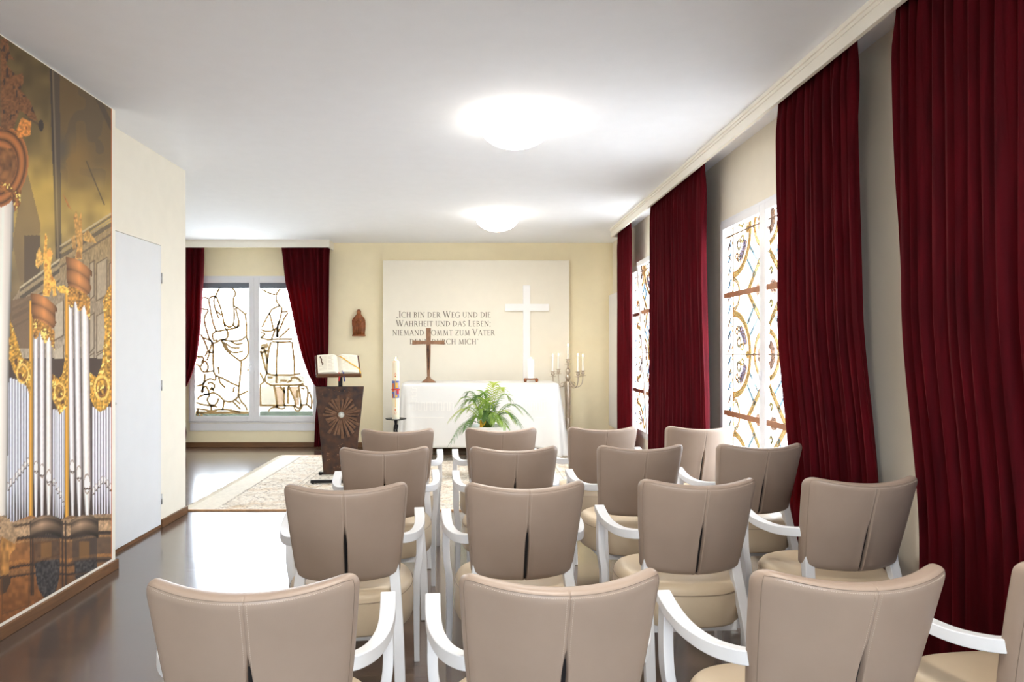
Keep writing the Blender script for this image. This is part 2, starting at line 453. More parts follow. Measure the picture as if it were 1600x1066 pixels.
# ------------------------------------------------------------ windows
def frame_ring(mb, u0, u1, v0, v1, t, y0, y1, tb=None):
    tb = tb or t
    mb.box(u0, u0+t, y0, y1, v0, v1); mb.box(u1-t, u1, y0, y1, v0, v1)
    mb.box(u0+t, u1-t, y0, y1, v1-t, v1); mb.box(u0+t, u1-t, y0, y1, v0, v0+tb)
def handle(mb, u, v, ang=0):
    """lever handle on the room side (local -y)"""
    mb.box(u-.013, u+.013, -.012, 0, v-.035, v+.035)
    mb.tube([(u, -.01, v), (u, -.05, v)], .008, 8)
    dx, dz = -sin(ang)*.12, -cos(ang)*.12
    mb.tube([(u, -.048, v+.004), (u+dx, -.052, v+dz)], [.009, .008], 8)

def win_root(name, loc, rz):
    o = bpy.data.objects.new(name, None); COL.objects.link(o); o.location = loc; o.rotation_euler = (0, 0, rz); return struct(o)

def ornament(W, H, flip):
    """lead lines and tinted glass of one leaf; u from outer stile (0) to meeting stile (W), v from bottom"""
    L = {k: MB() for k in ('tan', 'dark', 'slate')}; P = {k: MB() for k in G}
    rnd = random.Random(11+flip)
    def F(y): return lambda u, v, t: ((W-u) if flip else u, y-t, v)
    U = .0; zmid = .898; per = .902
    def clip(pts):
        seg = []; out = []
        for p in pts:
            if 0.0 <= p[0] <= W and 0 <= p[1] <= H: seg.append(p)
            else:
                if len(seg) > 1: out.append(seg)
                seg = []
        if len(seg) > 1: out.append(seg)
        return out
    def line(pts, w, kind='tan', y=.0):
        for s_ in clip(pts): L[kind].ribbon(s_, w, F(y-.001), .003)
    def band(pts, w, g, y=.004):
        for s_ in clip(pts): P[g].ribbon(s_, w, F(y), .001)
    def circ(cu, cv, r, a0=0, a1=2*pi, n=40): return [(cu+r*cos(a0+(a1-a0)*i/n), cv+r*sin(a0+(a1-a0)*i/n)) for i in range(n+1)]
    b0, b1 = .025, .155
    # border strip with beads
    line([(b0, 0), (b0, H)], .006, 'tan'); line([(b1-.022, 0), (b1-.022, H)], .006, 'tan'); line([(b1, 0), (b1, H)], .008)
    band([(b1-.011, 0), (b1-.011, H)], .018, 'cream')
    v = .03; k = 0
    while v < H:
        a, b = b0+.012, b1-.034
        g = ('blue', 'rose', 'blue', 'amber')[k % 4]
        band([(a+.01, v), (b-.02, v+.07)], .022, g); band([(b-.012, v), (a+.03, v+.05)], .014, ('rose', 'blue')[k % 2], .006)
        line([(a+(b-a)*t, v+.045+.03*sin(7*t+k)) for t in [i/6 for i in range(7)]], .005, 'slate')
        for q in range(3):
            u_, v_ = rnd.uniform(a, b), v+rnd.uniform(0, .08)
            line([(u_, v_), (u_+.012, v_+.012)], .009, 'dark')
        line([(b0, v+.0), (b1-.022, v)], .004)
        v += .098; k += 1
    for m in (-1, 0, 1, 2):
        c = zmid+per*m
        # large ring round the border
        for r, w_ in ((.325, .008), (.285, .008), (.262, .005)): line(circ(b1, c, r, -pi/2, pi/2), w_)
        band(circ(b1, c, .305, -pi/2, pi/2), .036, 'amber')
        band(circ(b1+.02, c, .215, -1.1, -.35, 12), .07, 'lilac', .005); band(circ(b1+.02, c, .215, .35, 1.1, 12), .07, 'lilac', .005)
        for sgn in (-1, 1):
            for q in range(9):
                a = sgn*(.12+q*.16); u0, v0 = b1+.235*cos(a), c+.235*sin(a)
                line(circ(u0, v0, .018, a, a+4.0, 7), .005, 'dark')
            for (du, dv, r, g) in ((.10, .09, .055, 'cream'), (.16, .055, .035, 'yellow'), (.06, .17, .035, 'rose'), (.10, .19, .028, 'blue')):
                line(circ(b1+du, c+sgn*dv, r, .3, 5.6, 14), .004, 'tan'); band(circ(b1+du, c+sgn*dv, r*.6, 0, 2*pi, 12), r*.5, g, .005)
                line(circ(b1+du, c+sgn*dv, r*.45, 0, 4, 8), .004, 'dark')
        line(circ(b1+.26, c, .025, 0, 2*pi, 14), .006, 'tan'); band(circ(b1+.26, c, .015, 0, 2*pi, 10), .02, 'yellow', .005)
        # small ring on the brown bar
        cb = c+per/2
        for r, w_ in ((.125, .008), (.10, .006)): line(circ(b1, cb, r, -pi/2, pi/2), w_)
        band(circ(b1, cb, .112, -pi/2, pi/2), .02, 'cream')
        for q in range(7):
            a = -1.3+q*.43; line(circ(b1+.075*cos(a), cb+.075*sin(a), .012, 0, 4.5, 7), .005, 'dark')
        # rings at the meeting stile
        for r, w_ in ((.175, .008), (.145, .008)): line(circ(W+.02, c, r, pi/2, 3*pi/2), w_)
        band(circ(W+.02, c, .16, pi/2, 3*pi/2), .028, 'amber')
        band(circ(W+.02, c, .08, pi/2, 3*pi/2), .06, 'rose', .005)
        for sgn in (-1, 1):
            line([(W-.20, c), (W-.15, c+sgn*.01), (W-.13, c+sgn*.05), (W-.09, c+sgn*.045), (W-.08, c+sgn*.02)], .007)
        # lattice
        uv = b1+.265
        for sgn in (-1, 1):
            p, q = (uv, cb), (W+.02, cb+sgn*.27)
            dx, dy = q[0]-p[0], q[1]-p[1]; l = hypot(dx, dy); nx, ny = -dy/l, dx/l
            pts = lambda o_: [(p[0]+dx*t/12+nx*o_, p[1]+dy*t/12+ny*o_) for t in range(13)]
            band(pts(0), .028, 'amber'); line(pts(.018), .008); line(pts(-.018), .008)
            # blue bands
            for off in (0, .085):
                p2 = (b1+.25+off*.55, cb+sgn*(.235+off)); q2 = (b1+.385+off*.7, cb+sgn*(.10+off*1.05))
                seg = [(p2[0]+(q2[0]-p2[0])*t/6, p2[1]+(q2[1]-p2[1])*t/6) for t in range(7)]
                band(seg, .022, 'blue'); 
                for e in (-.013, .013): line([(a_+e, b_+e*sgn) for a_, b_ in seg], .005, 'slate')
        line(circ(W-.07, cb, .05, 0, 2*pi, 22), .006, 'dark'); band(circ(W-.07, cb, .03, 0, 2*pi, 16), .03, 'rose')
        for q in range(6): 
            a = q*1.05; line([(W-.07+.03*cos(a), cb+.03*sin(a)), (W-.07+.038*cos(a), cb+.038*sin(a))], .008, 'dark')
        for sgn in (-1, 1):
            line([(W-.02, cb+sgn*.07), (W-.04, cb+sgn*.10), (W-.02, cb+sgn*.12), (W-.035, cb+sgn*.15)], .006, 'dark')
            band(circ(W-.03, cb+sgn*.11, .02, 0, 5, 8), .02, 'yellow')
        # faint damask squiggles
        for q in range(34):
            u_, v_ = rnd.uniform(b1+.02, W-.03), c+rnd.uniform(-per/2, per/2)
            if hypot(u_-b1, v_-c) < .34: continue
            line(circ(u_, v_, rnd.uniform(.008, .02), rnd.uniform(0, 6), rnd.uniform(0, 6)+2, 5), .0045, 'dark' if q % 3 else 'tan')
    for m in (-1, 0, 1):
        L['dark'].ribbon([(0, zmid+per*m), (W, zmid+per*m)], .010, F(-.003), .005)
    for cb in (zmid-per/2, zmid+per/2):
        P['brown'].ribbon([(0, cb), (W, cb)], .040, F(-.008), .004)
    return L, P

def build_leaf(root, u0, W, H, hand, flip, tilt=0, sill=.0, hp=None):
    """one opening leaf with ornament glass; local origin at its lower left"""
    lf = MB(); T = .052
    frame_ring(lf, 0, W, 0, H, T, -.012, .04, .06)
    o = lf.build('sash', M_frame, root, bevel=.004); o.location = (u0, 0, sill)
    if tilt: o.rotation_euler = (tilt, 0, 0)
    gw, gh = W-2*T, H-T-.06
    MB().box(0, gw, .024, .030, 0, gh).build('pane', M_glass, o).location = (T, 0, .06)
    L, P = ornament(gw, gh, flip)
    for k, m in (('tan', M_leado), ('dark', M_leadd), ('slate', M_leadbl)):
        if L[k].f: L[k].build('lead_lines', m, o).location = (T, .018, .06)
    for k in G:
        if P[k].f: P[k].build('brown_bar' if k == 'brown' else 'coloured_glass', M_bar if k == 'brown' else G[k], o).location = (T, .012, .06)
    if hand is not None:
        hb = MB(); handle(hb, 0, 0, 0); hb.build('window_handle', M_chrome if 0 else M_frame, o, smooth=False, bevel=.002).location = (hand, -.012, hp)
    return o

for i, (ya, yb) in enumerate(WIN_R):
    W = ya-yb
    r = win_root('window_%d' % (i+2), (XR-.012, ya, WZ0), -pi/2)
    fr = MB(); frame_ring(fr, 0, W, 0, WZ1-WZ0, .035, 0, .075)
    fr.box(W/2-.012, W/2+.012, .0, .07, .035, WZ1-WZ0-.035)
    fr.build('window_frame', M_frame, r, bevel=.003)
    lw = (W-.05)/2
    build_leaf(r, .022, lw+.012, WZ1-WZ0-.05, lw-.015, 0, hp=.82, sill=.025)
    t = radians(3.2) if i == 0 else 0
    build_leaf(r, W-.022-lw-.012+.004, lw+.008, WZ1-WZ0-.05, None, 1, tilt=t, sill=.025)

# far window
FW = WIN_F[1]-WIN_F[0]; FH = WIN_F[3]-WIN_F[2]
r = win_root('window_1', (WIN_F[0], YF-.01, WIN_F[2]), 0)
fr = MB(); frame_ring(fr, 0, FW, 0, FH, .03, 0, .08); fr.box(FW/2-.02, FW/2+.02, .0, .07, .03, FH-.03)
fr.build('window_frame', M_frame, r, bevel=.003)
MB().box(.02, FW-.02, -.004, 0, -.11, -.004).build('sill_board', M_frame, r)
LEFTP = [  # glass lines of the left leaf, measured rows and columns
 [(343,450),(337,462),(334,470),(337,485),(342,498)], [(343,450),(352,447),(362,450),(368,458),(365,466),(365,478)],
 [(365,478),(372,482),(382,490),(386,489)], [(383,491),(385,508),(385,525),(387,532)], [(326,467),(330,464),(336,463),(339,466)],
 [(326,467),(328,480),(333,505),(338,518)],[(316,466),(321,465),(325,467)], [(326,484),(318,483),(314,482)],
 [(326,485),(320,495),(320,505),(324,520),(327,530)], [(339,466),(345,483),(349,500),(352,514)], [(337,485),(346,493)],
 [(365,478),(366,495),(364,508),(357,511),(350,506)], [(368,481),(371,493),(373,505),(369,512),(365,508)],
 [(352,515),(362,514),(370,512),(375,508)],[(337,518),(345,517),(354,516),(356,524),(354,529),(346,532)],
 [(337,518),(332,523),(334,532),(340,531)], [(327,529),(333,536),(340,534),(346,531),(360,533),(375,532),(384,526)],
 [(346,532),(352,545),(360,553),(372,562),(376,564),(384,559),(388,550),(387,530)],
 [(352,536),(362,543),(375,544)], [(349,534),(358,548),(368,551),(380,549)], [(360,533),(370,538),(380,536)],
 [(333,537),(333,560),(334,580),(337,587)], [(313,522),(318,530),(324,545),(324,550),(320,557)],
 [(318,528),(328,532),(331,536),(328,546),(326,556),(323,564)], [(308,558),(316,558),(318,562),(314,567)],
 [(306,569),(312,573),(316,580),(322,581),(325,573),(321,565),(316,568),(314,573)],
 [(334,550),(330,551),(326,550)], [(323,581),(334,580)], [(320,584),(318,599),(306,604)], [(337,587),(336,594),(328,592),(320,597),(317,604),(317,614)],
 [(317,614),(315,611),(319,605),(322,604),(326,612),(325,616),(318,617)], [(324,600),(329,598),(335,602),(333,608),(327,608)],
 [(377,565),(376,580),(374,600),(372,619)], [(337,587),(347,591),(358,597),(373,604)], [(373,618),(388,611)],
 [(326,616),(334,614),(343,619),(350,626),(360,628),(368,624),(373,619)], [(308,625),(312,620),(320,617),(328,616)],
 [(328,617),(324,625),(328,632),(335,633),(340,628),(341,622)], [(373,619),(377,628),(383,634),(386,642)],
 [(350,627),(349,635),(347,641)], [(306,639),(318,640),(330,642),(345,640),(360,641),(375,644)], [(306,629),(315,632),(327,634),(340,636)],
 [(364,628),(370,634),(376,640)], [(368,625),(376,632)], [(386,576),(391,580)], [(342,590),(344,598),(352,606)],[(366,604),(364,614)],
 [(330,604),(334,612)], [(341,573),(342,585)],[(306,645),(388,645)], [(330,633),(330,641)], [(309,640),(309,652)], [(315,645),(315,652)]]
RIGHTP = [
 [(409,452),(418,457),(430,461)], [(438,451),(432,460),(432,470),(437,478),(441,482)], [(441,482),(440,487),(447,487),(450,488)],
 [(437,478),(426,483),(422,488),(416,498),(409,512)], [(421,489),(425,505),(427,516)], [(440,487),(437,500),(433,512),(433,528)],
 [(450,489),(444,498),(440,508),(434,520)], [(407,515),(417,518),(427,516),(432,512)], [(437,502),(434,512),(434,527)], [(453,512),(445,520),(436,528)],
 [(407,527),(418,531),(432,530),(445,530),(457,530)],[(425,534),(440,535),(455,534)], [(407,520),(414,522),(407,528)], [(430,515),(427,523),(424,531)], [(431,523),(434,527)],
 [(424,534),(420,548),(418,565),(417,583)], [(434,534),(433,550),(432,570),(432,600)], [(456,534),(458,550),(460,570),(460,584)],
 [(417,583),(426,586),(440,586),(455,586),(470,584)], [(407,548),(410,560),(414,575),(417,583)], [(407,545),(412,545),(416,556),(418,568)],
 [(407,552),(418,548)], [(408,540),(418,538)], [(408,544),(419,541)], [(406,582),(410,590),(413,597)], [(417,583),(414,592),(417,599),(425,602),(435,602),(450,602),(462,602),(475,600)],
 [(413,597),(407,602),(406,615),(407,633)], [(428,602),(430,612),(432,625),(433,635)], [(444,604),(444,615),(444,630),(446,636)],
 [(451,603),(455,613),(460,625),(462,634),(466,638),(470,634),(469,620),(467,603)], [(406,634),(420,634),(434,634),(450,634),(462,634)],
 [(468,603),(478,604),(481,612),(480,625),(479,632)], [(470,607),(476,608)], [(469,633),(480,633),(485,638)], [(434,636),(424,638),(419,643)], [(430,636),(440,639),(446,637)],
 [(459,634),(462,641),(468,641),(473,634)], [(450,604),(450,632)], [(454,592),(460,590),(466,592),(470,597)], [(449,598),(456,594)], [(418,590),(426,590)],[(438,595),(448,595)],
 [(483,612),(487,625),(486,640)], [(437,604),(446,614)], [(465,610),(464,622)]]
for side, (a, b) in enumerate(((.018, FW/2+.004), (FW/2+.0045, FW-.018))):
    W = b-a; H = FH-.045; T = .085 if 1 else 0
    lf = MB(); frame_ring(lf, 0, W, 0, H, T-.012, -.014, .05, .075)
    o = lf.build('sash', M_frame, r, bevel=.004); o.location = (a, 0, .022)
    gw, gh = W-2*(T-.012), H-(T-.012)-.075
    MB().box(0, gw, .03, .036, 0, gh).build('pane', M_glass, o).location = (T-.012, 0, .075)
    MB().box(0, gw, .006, .022, gh-.075, gh).build('blind', M_blind, o).location = (T-.012, 0, .075)
    MB().box(0, gw, .020, .024, 0, .065).build('moss_glass_strip', G['moss'], o).location = (T-.012, 0, .075)
    ox, oz = WIN_F[0]+a, WIN_F[2]+.022
    x0, x1, z0, z1 = T-.012, W-(T-.012), .075, H-(T-.012)
    lb = MB(); cb = MB()
    for pl in (LEFTP, RIGHTP)[side]:
        q = [(PX(p, YF)-ox, PZ(y_, YF)-oz) for p, y_ in pl]
        q = spline(q, 5) if len(q) > 2 else q
        q = [(min(max(u, x0), x1), min(max(v, z0), z1)) for u, v in q]
        hgt = q[len(q)//2][1]
        wd = .026+.004*sm(1.9, .6, hgt)
        lb.ribbon(q, wd, lambda u, v, t: (u, .014-t, v), .004)
    lb.build('lead_lines', M_lead, o)
    if side == 1:
        fm = MB()
        for poly in ([(429,604),(443,604),(443,636),(433,636)], [(452,604),(466,604),(468,634),(462,634)]):
            q = [(PX(p, YF)-ox, PZ(y_, YF)-oz) for p, y_ in poly]; fm.prism(q, 'y', .020, .021)
        fm.build('coloured_glass', G['flesh'], o)
        am = MB()
        for poly in ([(407,604),(415,603),(428,603),(432,634),(407,634)], [(417,585),(460,587),(475,587),(475,599),(417,600)], [(407,548),(414,575),(417,583),(419,550),(424,535),(407,538)]):
            q = [(PX(p, YF)-ox, PZ(y_, YF)-oz) for p, y_ in poly]; am.prism(q, 'y', .022, .023)
        am.build('coloured_glass', G['cream'], o)
    hb = MB()
    if side == 0: handle(hb, 0, 0, radians(28)); hb.build('window_handle', M_frame, o, bevel=.002).location = (W-.036, -.014, .80)
# unseen window behind the camera, added to let in more daylight
r = win_root('window_5', (WIN_B[0], YB-.1, WIN_B[2]), 0)
fr = MB(); Wb = WIN_B[1]-WIN_B[0]; Hb = WIN_B[3]-WIN_B[2]; frame_ring(fr, 0, Wb, 0, Hb, .06, 0, .07)
for k in (1, 2): fr.box(Wb*k/3-.03, Wb*k/3+.03, 0, .07, .06, Hb-.06)
fr.build('window_frame', M_frame, r, bevel=.003)
MB().box(.06, Wb-.06, .03, .036, .06, Hb-.06).build('pane', M_glass, r)

# ------------------------------------------------------------ curtains
def curtain(name, label, P, z0, z1, folds, amp, seedv, span, normal_off=None, nz=44, parent=None, pinch=None):
    """P(s01,z)->(x,y) base line ; span fn gives depth normal"""
    rnd = random.Random(seedv); ns = folds*9
    ph = [rnd.uniform(-.5, .5) for _ in range(folds+2)]; am = [rnd.uniform(.6, 1.25) for _ in range(folds+2)]
    rows = []
    for j in range(nz+1):
        z = z0+(z1-z0)*j/nz; row = []
        top = sm(z1-.25, z1, z)
        for i in range(ns+1):
            s_ = i/ns; k = s_*folds; ki = int(k)
            wob = .08*sin(z*1.7+ki*2.1+ph[ki])*(1-top)
            a = amp*(am[ki]*(1-(k-ki))+am[ki+1]*(k-ki))
            g = sin(2*pi*(k+wob))
            g = math.copysign(abs(g)**.75, g)+.28*sin(4*pi*(k+wob)+ph[ki]*3)*(1-.6*top)
            d = a*g*(.75+.25*(1-top))
            row.append(P(s_, z, d))
        rows.append(row)
    mb = MB(); mb.grid(rows)
    return mb.build(name, M_velvet, parent, smooth=True, solid=.004)

GC = 'red velvet curtains along the right wall'
def side_curtain(label, yf, yn, folds, seedv, fn=lambda z: 0, ff=lambda z: 0, press=0.0):
    def P(s_, z, d):
        a, b = yf+ff(z), yn+fn(z)
        return (1.795+d+press*sm(1.6, .55, z), a+(b-a)*s_, z)
    o = curtain('curtain', label, P, .015, 2.862, folds, .034, seedv, None)
    tag(o, label, 'curtain', GC); return o
side_curtain('red velvet curtain hanging nearest the altar wall, beside the farthest side window', 8.39, 7.74, 9, 1)
side_curtain('wide red velvet curtain hanging between the two stained side windows', 6.80, 5.285, 22, 2, fn=lambda z: -.09*sm(2.4, .8, z), ff=lambda z: .05*sm(2, 0, z))
side_curtain('red velvet curtain between the large stained side window and the narrow strip of grey wall', 3.99, 3.175, 13, 3, fn=lambda z: -.07*sm(2.7, 1.0, z), press=.072)
side_curtain('largest red velvet curtain, nearest the camera at the right edge of the photo', 2.875, .95, 28, 4, fn=lambda z: 0, ff=lambda z: -.02*sm(2.7, 1, z), press=.072)

GF = 'tied red velvet curtains at the far window'
def tied(label, edge_in, edge_out, ztie, folds, seedv, side):
    root = thing('curtain', label, 'curtain', (0, 0, 0), 0, GF)
    def P(s_, z, d):
        a, b = edge_out(z), edge_in(z)
        wn = abs(b-a)/.68
        k = sm(0, .4, abs(z-ztie))
        return (a+(b-a)*s_, 9.40+d*(.45+.75*k)+(1-k)*(-.02), z)
    o = curtain('drape', '', P, .03, 2.862, folds, .030, seedv, None, nz=70, parent=root)
    ti = MB(); a, b = edge_out(ztie), edge_in(ztie); c = (a+b)/2; hw = abs(b-a)/2+.018
    rows = []
    for t, zz in ((0, -.028), (1, 0), (0, .028)):
        rows.append([(c+(hw+.006*t)*cos(an), 9.395+(.055+.006*t)*sin(an), ztie+zz+.02*cos(an)*side) for an in [2*pi*k/28 for k in range(28)]])
    ti.grid(rows, True); ti.build('tieback', M_velvet, root, smooth=True, solid=.004)
    return root
Yc = 9.40
def tab(lst): return sorted((PZ(py, Yc), PX(px, Yc)) for py, px in lst)
T2i = tab([(387,440),(440,446),(480,455),(520,463),(560,473),(585,482),(598,489),(606,496),(611,499),(625,496),(650,493),(697,491)])
T2o = tab([(387,515.5),(500,513.5),(560,512),(607,511),(650,512),(697,514)])
T1i = tab([(387,319),(430,317),(467,315),(509,313),(559,308),(575,304),(591,299),(602,294),(610,286),(620,285),(650,290),(676,293),(697,291)])
T1o = tab([(387,236),(500,244),(560,254),(607,262),(650,258),(697,254)])
tied('red velvet curtain tied back on the right of the far window, behind the lectern', lambda z: interp(z, T2i), lambda z: interp(z, T2o), PZ(613, Yc), 7, 5, 1)
tied('red velvet curtain tied back on the left of the far window', lambda z: interp(z, T1i), lambda z: interp(z, T1o), PZ(613, Yc), 8, 6, -1)

# ------------------------------------------------------------ ceiling lamps
GL = 'round glowing ceiling lamps'
M_shade = emis('glowing_lamp_glass', (1, .94, .84, 1), LAMP_W)
def ceiling_lamp(label, x, y):
    t = thing('ceiling_lamp', label, 'ceiling lamp', (x, y, CEIL), 0, GL)
    MB().lathe([(.17, 0), (.175, -.006), (.175, -.040), (.165, -.045)], n=48).build('lamp_base', M_white, t, smooth='auto')
    R = .232; prof = [(R-.03, -.040), (R, -.048), (R+.002, -.054)]+[(R*cos(a)**1.2, -.056-.135*sin(a)) for a in [i*pi/2/14 for i in range(1, 14)]]+[(.0005, -.191)]
    MB().lathe(prof, n=48).build('lamp_shade', M_shade, t, smooth=True)
    ld = bpy.data.lights.new('lamp_bulb', 'AREA'); ld.shape = 'DISK'; ld.size = .26; ld.energy = BULB; ld.color = (1, .94, .84)
    lo = bpy.data.objects.new('lamp_bulb', ld); COL.objects.link(lo); lo.parent = t; lo.location = (0, 0, -.195)
    return t
ceiling_lamp('glowing round ceiling lamp nearer the camera, the larger looking of the two', PX(806, 4.42), 4.42)
ceiling_lamp('glowing round ceiling lamp farther back, nearer the altar wall', PX(777, 7.55), 7.55)
ceiling_lamp('unseen ceiling lamp added for light over the rear chairs, just above the frame', .29, 1.25)  # assumed lamp out of frame, added to brighten the room

# ------------------------------------------------------------ organ picture on the left wall
def mural():
    y_lo, y_mid, y_hi = 1.25, 3.14, 4.214
    ya = np.concatenate([np.arange(y_lo, y_mid, .016), np.arange(y_mid, y_hi+.001, .0055)])
    za = np.arange(.078, CEIL-.004, .0055)
    Y, Z = np.meshgrid(ya, za)
    # the organ repeats mirrored along the wall
    Ym = Y.copy(); Ym = np.where(Ym < 3.22, 6.44-Ym, Ym); Ym = np.where(Ym > 4.214, 8.428-Ym, Ym)
    X = CX+XM*FPX/Ym; V = CY-(Z-EYE)*FPX/Ym          # sketch coordinates of the picture
    sh = X.shape
    R = np.random.RandomState(3)
    def vnoise(sx, sy, seed=0):
        r = np.random.RandomState(seed); g = r.rand(220, 220)
        u = (X/sx) % 219; v = (V/sy) % 219
        i = u.astype(int); j = v.astype(int); fu = u-i; fv = v-j
        fu = fu*fu*(3-2*fu); fv = fv*fv*(3-2*fv); i2 = (i+1) % 220; j2 = (j+1) % 220
        return (g[j, i]*(1-fu)+g[j, i2]*fu)*(1-fv)+(g[j2, i]*(1-fu)+g[j2, i2]*fu)*fv
    n1 = vnoise(14, 18, 1); n2 = vnoise(5, 6, 2); n3 = vnoise(2.2, 2.6, 4); n4 = vnoise(1.2, 4, 5)
    img = np.zeros(sh+(3,))
    C = lambda *c: np.array(c, float)
    def lerp3(v, stops):
        out = np.zeros(sh+(3,))
        for k in range(3): out[..., k] = np.interp(v, [s_[0] for s_ in stops], [s_[1][k] for s_ in stops])
        return out
    def put(m, c, a=1.0):
        m = np.clip(m, 0, 1)[..., None]*a
        img[...] = img*(1-m)+(c if isinstance(c, np.ndarray) and c.ndim == 3 else np.array(c, float))*m
    def poly(pts, soft=0):
        ins = np.zeros(sh, bool); n = len(pts)
        for i in range(n):
            (x1, y1), (x2, y2) = pts[i], pts[(i+1) % n]
            if y1 == y2: continue
            c = ((y1 > V) != (y2 > V)) & (X < (x2-x1)*(V-y1)/(y2-y1)+x1)
            ins ^= c
        return ins.astype(float)
    def ell(cx, cy, rx, ry, rot=0):
        dx, dy = X-cx, V-cy; c, s_ = cos(rot), sin(rot)
        return np.sqrt(((dx*c+dy*s_)/rx)**2+((-dx*s_+dy*c)/ry)**2)
    def seg(x1, y1, x2, y2, w_):
        dx, dy = x2-x1, y2-y1; t = np.clip(((X-x1)*dx+(V-y1)*dy)/(dx*dx+dy*dy), 0, 1)
        return np.clip((w_-np.hypot(X-x1-t*dx, V-y1-t*dy))/1.0+.5, 0, 1)
    # vault
    img[...] = lerp3(V, [(40, C(92, 76, 46)), (160, C(98, 80, 48)), (235, C(124, 102, 58)), (300, C(176, 146, 74)), (350, C(168, 140, 78)), (420, C(128, 108, 76)), (560, C(118, 98, 74))])
    img *= (.86+.28*n1)[..., None]
    right = np.clip((X-82)/10, 0, 1)
    put(right*np.clip((330-V)/80, 0, 1), C(104, 82, 52)*1.0, .8); put(right*np.clip((300-V)/60, 0, 1)*(n1 > .5)*.5, C(84, 72, 58))
    put(np.clip(1.2-ell(118, 250, 26, 40), 0, 1), C(138, 106, 52), .7)
    put(np.clip(1.3-ell(95, 235, 12, 26), 0, 1)*(n1 > .35), C(86, 76, 64), .8)
    put(seg(150, 150, 174, 200, 4), C(74, 62, 50), .8); put(seg(134, 252, 162, 320, .8), C(70, 58, 44), .8)
    put(poly([(76, 95), (92, 108), (95, 402), (89, 408), (80, 240)]), C(80, 68, 56)); put(seg(81, 98, 90, 404, 1.2), C(140, 122, 98), .6); put(seg(78, 98, 87, 404, 1.2), C(52, 44, 38), .8)
    put(np.clip(1.4-ell(62, 325, 34, 60), 0, 1), C(206, 170, 84), .55)
    put(poly([(38, 255), (62, 350), (58, 430), (30, 440), (18, 380)]), C(120, 98, 70), .7)
    put(poly([(36, 368), (62, 368), (62, 430), (36, 445)]), C(84, 68, 54), .8)
    # wooden case and cornices
    case = poly([(18, 470), (32, 448), (92, 404), (150, 356), (176, 352), (176, 660), (18, 660)])
    wood = lerp3(V, [(360, C(150, 124, 82)), (470, C(150, 130, 106)), (560, C(166, 150, 130)), (660, C(140, 118, 96))])*(.84+.3*n4)[..., None]
    put(case, wood)
    for (a, b, c_) in ((0, 3, C(188, 172, 140)), (4, 8, C(96, 84, 68)), (10, 13, C(158, 138, 106)), (15, 22, C(86, 74, 60)), (26, 29, C(150, 126, 92)), (32, 36, C(98, 82, 64))):
        put(poly([(30, 448+a), (92, 404+a), (92, 404+b), (30, 448+b)]), c_); put(poly([(18, 478+a), (48, 462+a), (48, 462+b), (18, 478+b)]), c_)
        put(poly([(92, 384+a), (176, 330+a), (176, 330+b), (92, 384+b)]), c_, .75)
    for x0, x1 in ((139, 146), (150, 166), (170, 176)):
        for y0 in (404, 486, 548):
            put(poly([(x0, y0+8), (x1, y0-(x1-x0)*.7+8), (x1, y0+62-(x1-x0)*.5), (x0, y0+66)]), C(176, 160, 138), .55)
            put(seg(x0, y0+8, x0, y0+66, .7), C(92, 74, 56), .9); put(seg(x1, y0+2, x1, y0+58, .7), C(92, 74, 56), .9)
            put(seg(x0, y0+66, x1, y0+58, .8), C(92, 74, 56), .9); put(seg(x0, y0+8, x1, y0+8-(x1-x0)*.6, .8), C(96, 78, 58), .9)
    for x0, y0 in ((84, 470), (84, 540)):
        put(poly([(x0, y0+8), (x0+14, y0), (x0+14, y0+52), (x0, y0+62)]), C(190, 176, 152), .7); put(seg(x0, y0+62, x0+15, y0+54, .9), C(100, 82, 64)); put(seg(x0+14, y0, x0+14, y0+54, .8), C(100, 82, 64))
    put(poly([(14, 470), (47, 462), (47, 545), (30, 545), (14, 500)]), C(112, 88, 66), .85)
    # pipes
    def pipe(x0, x1, yt, yb, mouth=None, slope=0, tone=(232, 226, 224), foot=.55):
        t = (X-x0-slope*(V-yt))/(x1-x0)
        inside = (t > 0) & (t < 1) & (V > yt) & (V < yb)
        if mouth:
            f = np.clip((V-mouth)/(yb-mouth), 0, 1); t2 = (t-.5)/(1-f*foot)+.5
            put(inside.astype(float), C(60, 46, 40)); t = t2; inside &= (t > 0) & (t < 1)
        s_ = np.interp(t, [0, .12, .35, .6, .85, 1], [.40, .78, 1.12, 1.0, .72, .36])
        col = np.array(tone, float)*s_[..., None]*(.96+.08*n4[..., None])
        col = col*np.array([1, .985, .99])+np.clip((.15-np.abs(t-.9)), 0, 1)[..., None]*np.array([40, -20, -20])
        put(inside.astype(float), np.clip(col, 0, 255))
        if mouth:
            w_ = x1-x0; xc = (x0+x1)/2+slope*(mouth-yt)
            put((ell(xc, mouth-6, w_*.36, max(4, w_*1.1)) < 1).astype(float), C(232, 228, 226)); 
            put(((np.abs(ell(xc, mouth-6, w_*.38, max(4, w_*1.15))-1) < .1)).astype(float), C(150, 128, 112), .8)
            put(((np.abs(X-xc) < w_*.4) & (np.abs(V-mouth-w_*.15) < max(.9, w_*.11))).astype(float), C(84, 64, 52))
    put(poly([(10, 560), (176, 560), (176, 822), (10, 822)]), C(70, 54, 46))
    for i in range(8):   # left small pipes
        x = 9+i*4.5; pipe(x, x+4.3, 588+i*2, 818, 765-i*5.5, tone=(222, 226, 238))
    for i in range(6):
        x = 81+i*3.6; pipe(x, x+3.5, 640, 826, 758+i*6.5, tone=(226, 228, 240))
    for i in range(7):
        x = 143+i*4.4; pipe(x, x+4.2, 636, 822, 772-(i if i < 4 else 7-i)*5.5, tone=(228, 226, 236))
